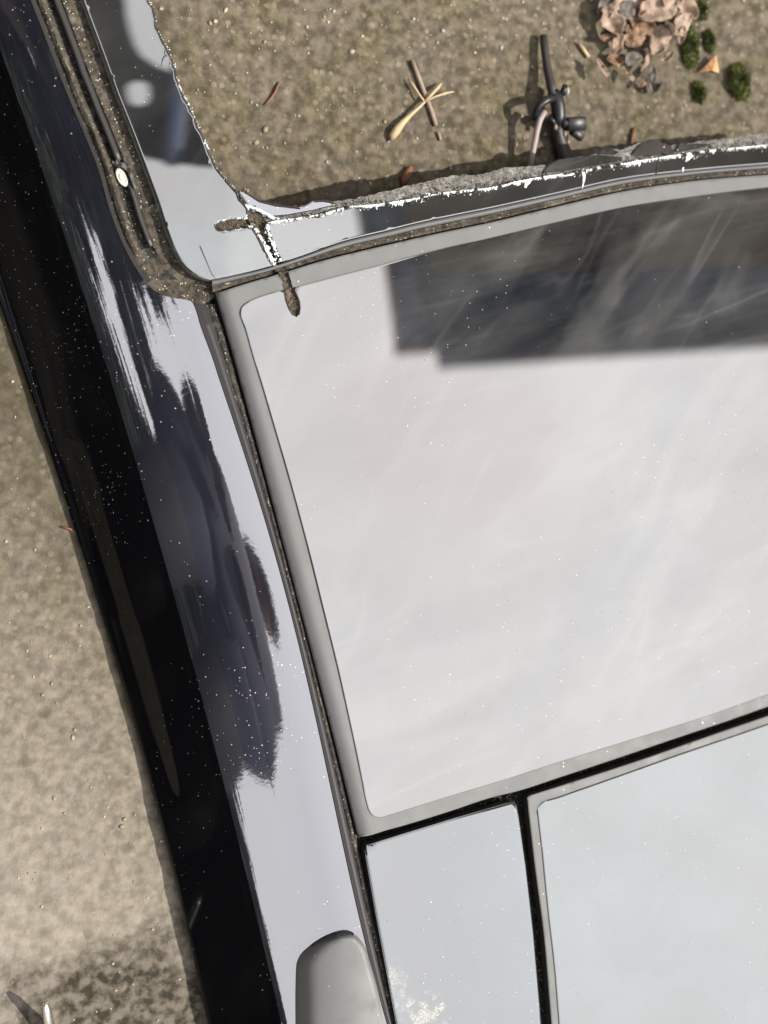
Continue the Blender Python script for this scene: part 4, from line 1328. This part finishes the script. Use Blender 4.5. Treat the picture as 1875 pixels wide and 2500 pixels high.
pts = [(-.67, -.28, .98), (-.61, -.28, 1.16), (-.48, -.28, 1.36), (-.41, -.28, 1.46), (-.35, -.28, 1.54),
       shL, (-.57, -.12, 1.16), wrL, shR, (-.50, -.40, 1.14), wrR,
       (-.69, -.18, .84), (-.67, -.17, .50), (-.70, -.17, .10), (-.69, -.38, .84), (-.67, -.39, .50), (-.70, -.39, .10)]
edges = [(0, 1), (1, 2), (2, 3), (3, 4), (2, 5), (5, 6), (6, 7), (2, 8), (8, 9), (9, 10), (0, 11), (11, 12), (12, 13), (0, 14), (14, 15), (15, 16)]
rad = [(.22, .22), (.23, .22), (.22, .2), (.12, .13), (.07, .07), .12, .09, .05, .12, .09, .05, (.19, .19), .065, .05, (.19, .19), .065, .05]
body = skin('body', pts, edges, rad, M_JACK)
# trousers as a second skin from the waist down
pts = [(-.67, -.28, .99), (-.69, -.18, .88), (-.67, -.17, .50), (-.70, -.17, .07), (-.69, -.38, .88), (-.67, -.39, .50), (-.70, -.39, .07)]
skin('trousers', pts, [(0, 1), (1, 2), (2, 3), (0, 4), (4, 5), (5, 6)], [(.15, .19), .112, .082, .07, .112, .082, .07], M_TROU)
for y in (-.17, -.39):
    skin('boot', [(-.73, y, .05), (-.68, y, .055), (-.58, y + .01, .04), (-.49, y + .01, .035)], [(0, 1), (1, 2), (2, 3)], [.05, .055, (.045, .05), (.03, .042)], M_BOOT)
# head
def head():
    bm = bmesh.new()
    bmesh.ops.create_uvsphere(bm, u_segments=28, v_segments=20, radius=1)
    for v in bm.verts:
        x, y, z = v.co
        w = 1 - .18 * max(0, -z)**1.5
        X, Y, Z = x * .098 * w, y * .076 * w, z * .118
        if x > 0:
            nose = math.exp(-((y / .16)**2 + ((z + .12) / .2)**2))
            X += .024 * nose * x
            X -= .010 * (math.exp(-(((abs(y) - .38) / .16)**2 + ((z - .1) / .12)**2)))
            X += .006 * math.exp(-((y / .3)**2 + ((z + .5) / .07)**2)) + .010 * math.exp(-((y / .3)**2 + ((z + .85) / .14)**2))
        v.co = (X, Y, Z)
    return bm
HMt = Matrix.Translation((-.29 - PX0, -.31 - PY0, 1.615)) @ Matrix.Rotation(R(62), 4, 'Y')
bm = head(); bm.transform(HMt); hd = bm_obj('head', bm, [M_SKIN], person, True)
bm = bmesh.new()
bmesh.ops.create_uvsphere(bm, u_segments=24, v_segments=16, radius=1)
bmesh.ops.delete(bm, geom=[v for v in bm.verts if v.co.z < .1 and v.co.x > -.15 or v.co.z < -.55], context='VERTS')
for v in bm.verts:
    v.co = Vector((v.co.x * .108 - .004, v.co.y * .086, v.co.z * .128)) * (1 + .03 * mnoise.noise(v.co * 4))
bm.transform(HMt); bm_obj('hair', bm, [M_HAIR], hd, True)
for s in (-1, 1):
    bm = bmesh.new(); bmesh.ops.create_uvsphere(bm, u_segments=10, v_segments=8, radius=.012, matrix=HMt @ Matrix.Translation((.083, s * .03, .012))); bm_obj('eye', bm, [simple('eye', (.05, .04, .035), .2)], hd, True)
    bm = bmesh.new(); bmesh.ops.create_uvsphere(bm, u_segments=10, v_segments=8, radius=1, matrix=HMt @ Matrix.Translation((-.005, s * .076, -.01)) @ Matrix.Diagonal((.02, .009, .032, 1))); bm_obj('ear', bm, [M_SKIN], hd, True)
bm = bmesh.new(); bmesh.ops.create_uvsphere(bm, u_segments=8, v_segments=6, radius=1, matrix=HMt @ Matrix.Translation((.087, 0, -.058)) @ Matrix.Diagonal((.007, .024, .005, 1))); bm_obj('mouth', bm, [simple('lips', (.35, .14, .12), .5)], hd, True)
# phone: lens end at the camera
Mp = Matrix(((RT.x, UP.x, -D.x, 0), (RT.y, UP.y, -D.y, 0), (RT.z, UP.z, -D.z, 0), (0, 0, 0, 1)))
Mph = Matrix.Translation(CAM) @ Mp @ Matrix.Translation((-.012, -.052, .008))
phone = tag(empty('phone', CAM), 'dark phone held out flat over the car roof by the person', 'phone')
bm = bmesh.new(); box(bm, Matrix.Translation(-CAM) @ Mph, (-.036, -.074, -.004), (.036, .074, .004))
bmesh.ops.bevel(bm, geom=list(bm.edges), offset=.003, segments=2, affect='EDGES')
bm_obj('phone_case', bm, [simple('phone_case', (.015, .015, .018), .4)], phone)
# hands gripping the long sides
def hand(wr, s, yoff):
    """s: -1 grips the near long edge (left, -X local), +1 the far edge."""
    loc = lambda x, y, z: Mph @ Vector((x, y, z))
    palm = [Vector(wr), loc(s * .075, yoff, .035), loc(s * .055, yoff, .022)]
    skin('hand', palm, [(0, 1), (1, 2)], [(.026, .03), (.02, .036), (.014, .034)], M_GLOVE, 1)
    for k, L in enumerate((.9, 1.0, .95, .78)):
        y = yoff + (k - 1.5) * .018
        f = [loc(s * .062, y, .022), loc(s * .050, y, .002), loc(s * .044, y, -.009), loc(s * (.044 - .024 * L), y, -.012)]
        skin('finger', f, [(0, 1), (1, 2), (2, 3)], [.0095, .009, .0085, .007], M_GLOVE, 1)
    f = [loc(s * .066, yoff - .03, .03), loc(s * .045, yoff - .028, .021), loc(s * .022, yoff - .012, .013)]
    skin('thumb', f, [(0, 1), (1, 2)], [.012, .0105, .008], M_GLOVE, 1)
hand(wrL, -1, .0)
hand(wrR, -1, -.055) if False else None
# second hand steadies the short end of the phone
loc = lambda x, y, z: Mph @ Vector((x, y, z))
skin('hand', [Vector(wrR), loc(-.01, -.115, .03), loc(-.005, -.09, .02)], [(0, 1), (1, 2)], [(.026, .03), (.034, .02), (.034, .014)], M_GLOVE, 1)
for k, L in enumerate((.9, 1.0, .95, .78)):
    x = -.005 + (k - 1.5) * .018
    skin('finger', [loc(x, -.095, .02), loc(x, -.084, .0), loc(x, -.078, -.010), loc(x, -.078 + .022 * L, -.012)], [(0, 1), (1, 2), (2, 3)], [.0095, .009, .0085, .007], M_GLOVE, 1)
skin('thumb', [loc(-.04, -.1, .028), loc(-.034, -.076, .02), loc(-.022, -.055, .013)], [(0, 1), (1, 2)], [.012, .0105, .008], M_GLOVE, 1)

# ---- added sheet out of view, outlined to darken the windscreen's reflection
def blocker():
    H = 2.6
    pts = [(150, -120), (250, -120), (300, -20), (318, 80), (345, 140), (385, 165), (425, 178), (470, 190), (560, 300), (560, 440), (520, 412), (460, 404), (400, 395), (330, 375), (240, 330), (170, 150)]
    out = []
    for u, v in pts:
        e = 3
        p0, p1, p2 = P(u, v, zwind(u, v)), P(u + e, v, zwind(u + e, v)), P(u, v - e, zwind(u, v - e))
        n = (p1 - p0).cross(p2 - p0).normalized()
        d = (p0 - CAM).normalized()
        r = d - n * 2 * d.dot(n)
        out.append(p0 + r * ((H - p0.z) / r.z))
    return out
def blocker_ring(pts, H):
    out = []
    for u, v in pts:
        e = 3
        p0, p1, p2 = P(u, v, zwind(u, v)), P(u + e, v, zwind(u + e, v)), P(u, v - e, zwind(u, v - e))
        n = (p1 - p0).cross(p2 - p0).normalized()
        d = (p0 - CAM).normalized()
        r = d - n * 2 * d.dot(n)
        out.append(p0 + r * ((H - p0.z) / r.z))
    return out
tp = blocker_ring([tuple(q) for q in catmull([(130, -160), (250, -150), (300, -30), (318, 80), (345, 138), (385, 165), (425, 180), (480, 215), (535, 330), (545, 400), (525, 408), (460, 404), (400, 396), (330, 378), (240, 330), (150, 150), (120, 0), (128, -150)], 30)], 2.6)
hole = blocker_ring([(310, 215), (318, 203), (338, 199), (357, 203), (365, 218), (365, 240), (357, 256), (338, 260), (320, 254), (312, 238)], 2.6)
M_BLOCKER = simple('dark_blocker', (0.02, 0.024, 0.03), .7)
blocker_root = tag(empty('reflection_blocker', (tp[0].x, tp[0].y, 0)), 'added dark sheet with a hole, shaped to darken the windscreen reflection', 'reflection_blocker')
pts2 = [Vector((p.x, p.y)) for p in tp] + [Vector((p.x, p.y)) for p in hole]
n1, n2 = len(tp), len(hole)
vo, eo, fo, *_ = delaunay_2d_cdt(pts2, [(i, (i + 1) % n1) for i in range(n1)] + [(n1 + i, n1 + (i + 1) % n2) for i in range(n2)], [], 0, 1e-6)
tl, th = np.array([(p.x, p.y) for p in tp]), np.array([(p.x, p.y) for p in hole])
cen = np.array([np.mean([tuple(vo[i]) for i in f], axis=0) for f in fo])
okf = inside(cen, tl) & ~inside(cen, th)
fo = [f for f, k in zip(fo, okf) if k]
vv = [(p.x - tp[0].x, p.y - tp[0].y, 2.6) for p in vo]
sheet = mesh_obj('blocker_sheet', vv, [tuple(f) for f in fo], [M_BLOCKER], blocker_root, False)
sm = sheet.modifiers.new('thickness', 'SOLIDIFY'); sm.thickness = .004
cx, cy = sum(p.x for p in tp) / n1, sum(p.y for p in tp) / n1
for k in (int(n1 * .08), int(n1 * .55), int(n1 * .8)):
    q = tp[k].lerp(Vector((cx, cy, 2.6)), .06)
    bm = bmesh.new(); tube(bm, [(q.x - tp[0].x, q.y - tp[0].y, -.05), (q.x - tp[0].x, q.y - tp[0].y, 2.66)], .022, 10); bm_obj('blocker_pole', bm, [M_GUT], blocker_root, True)
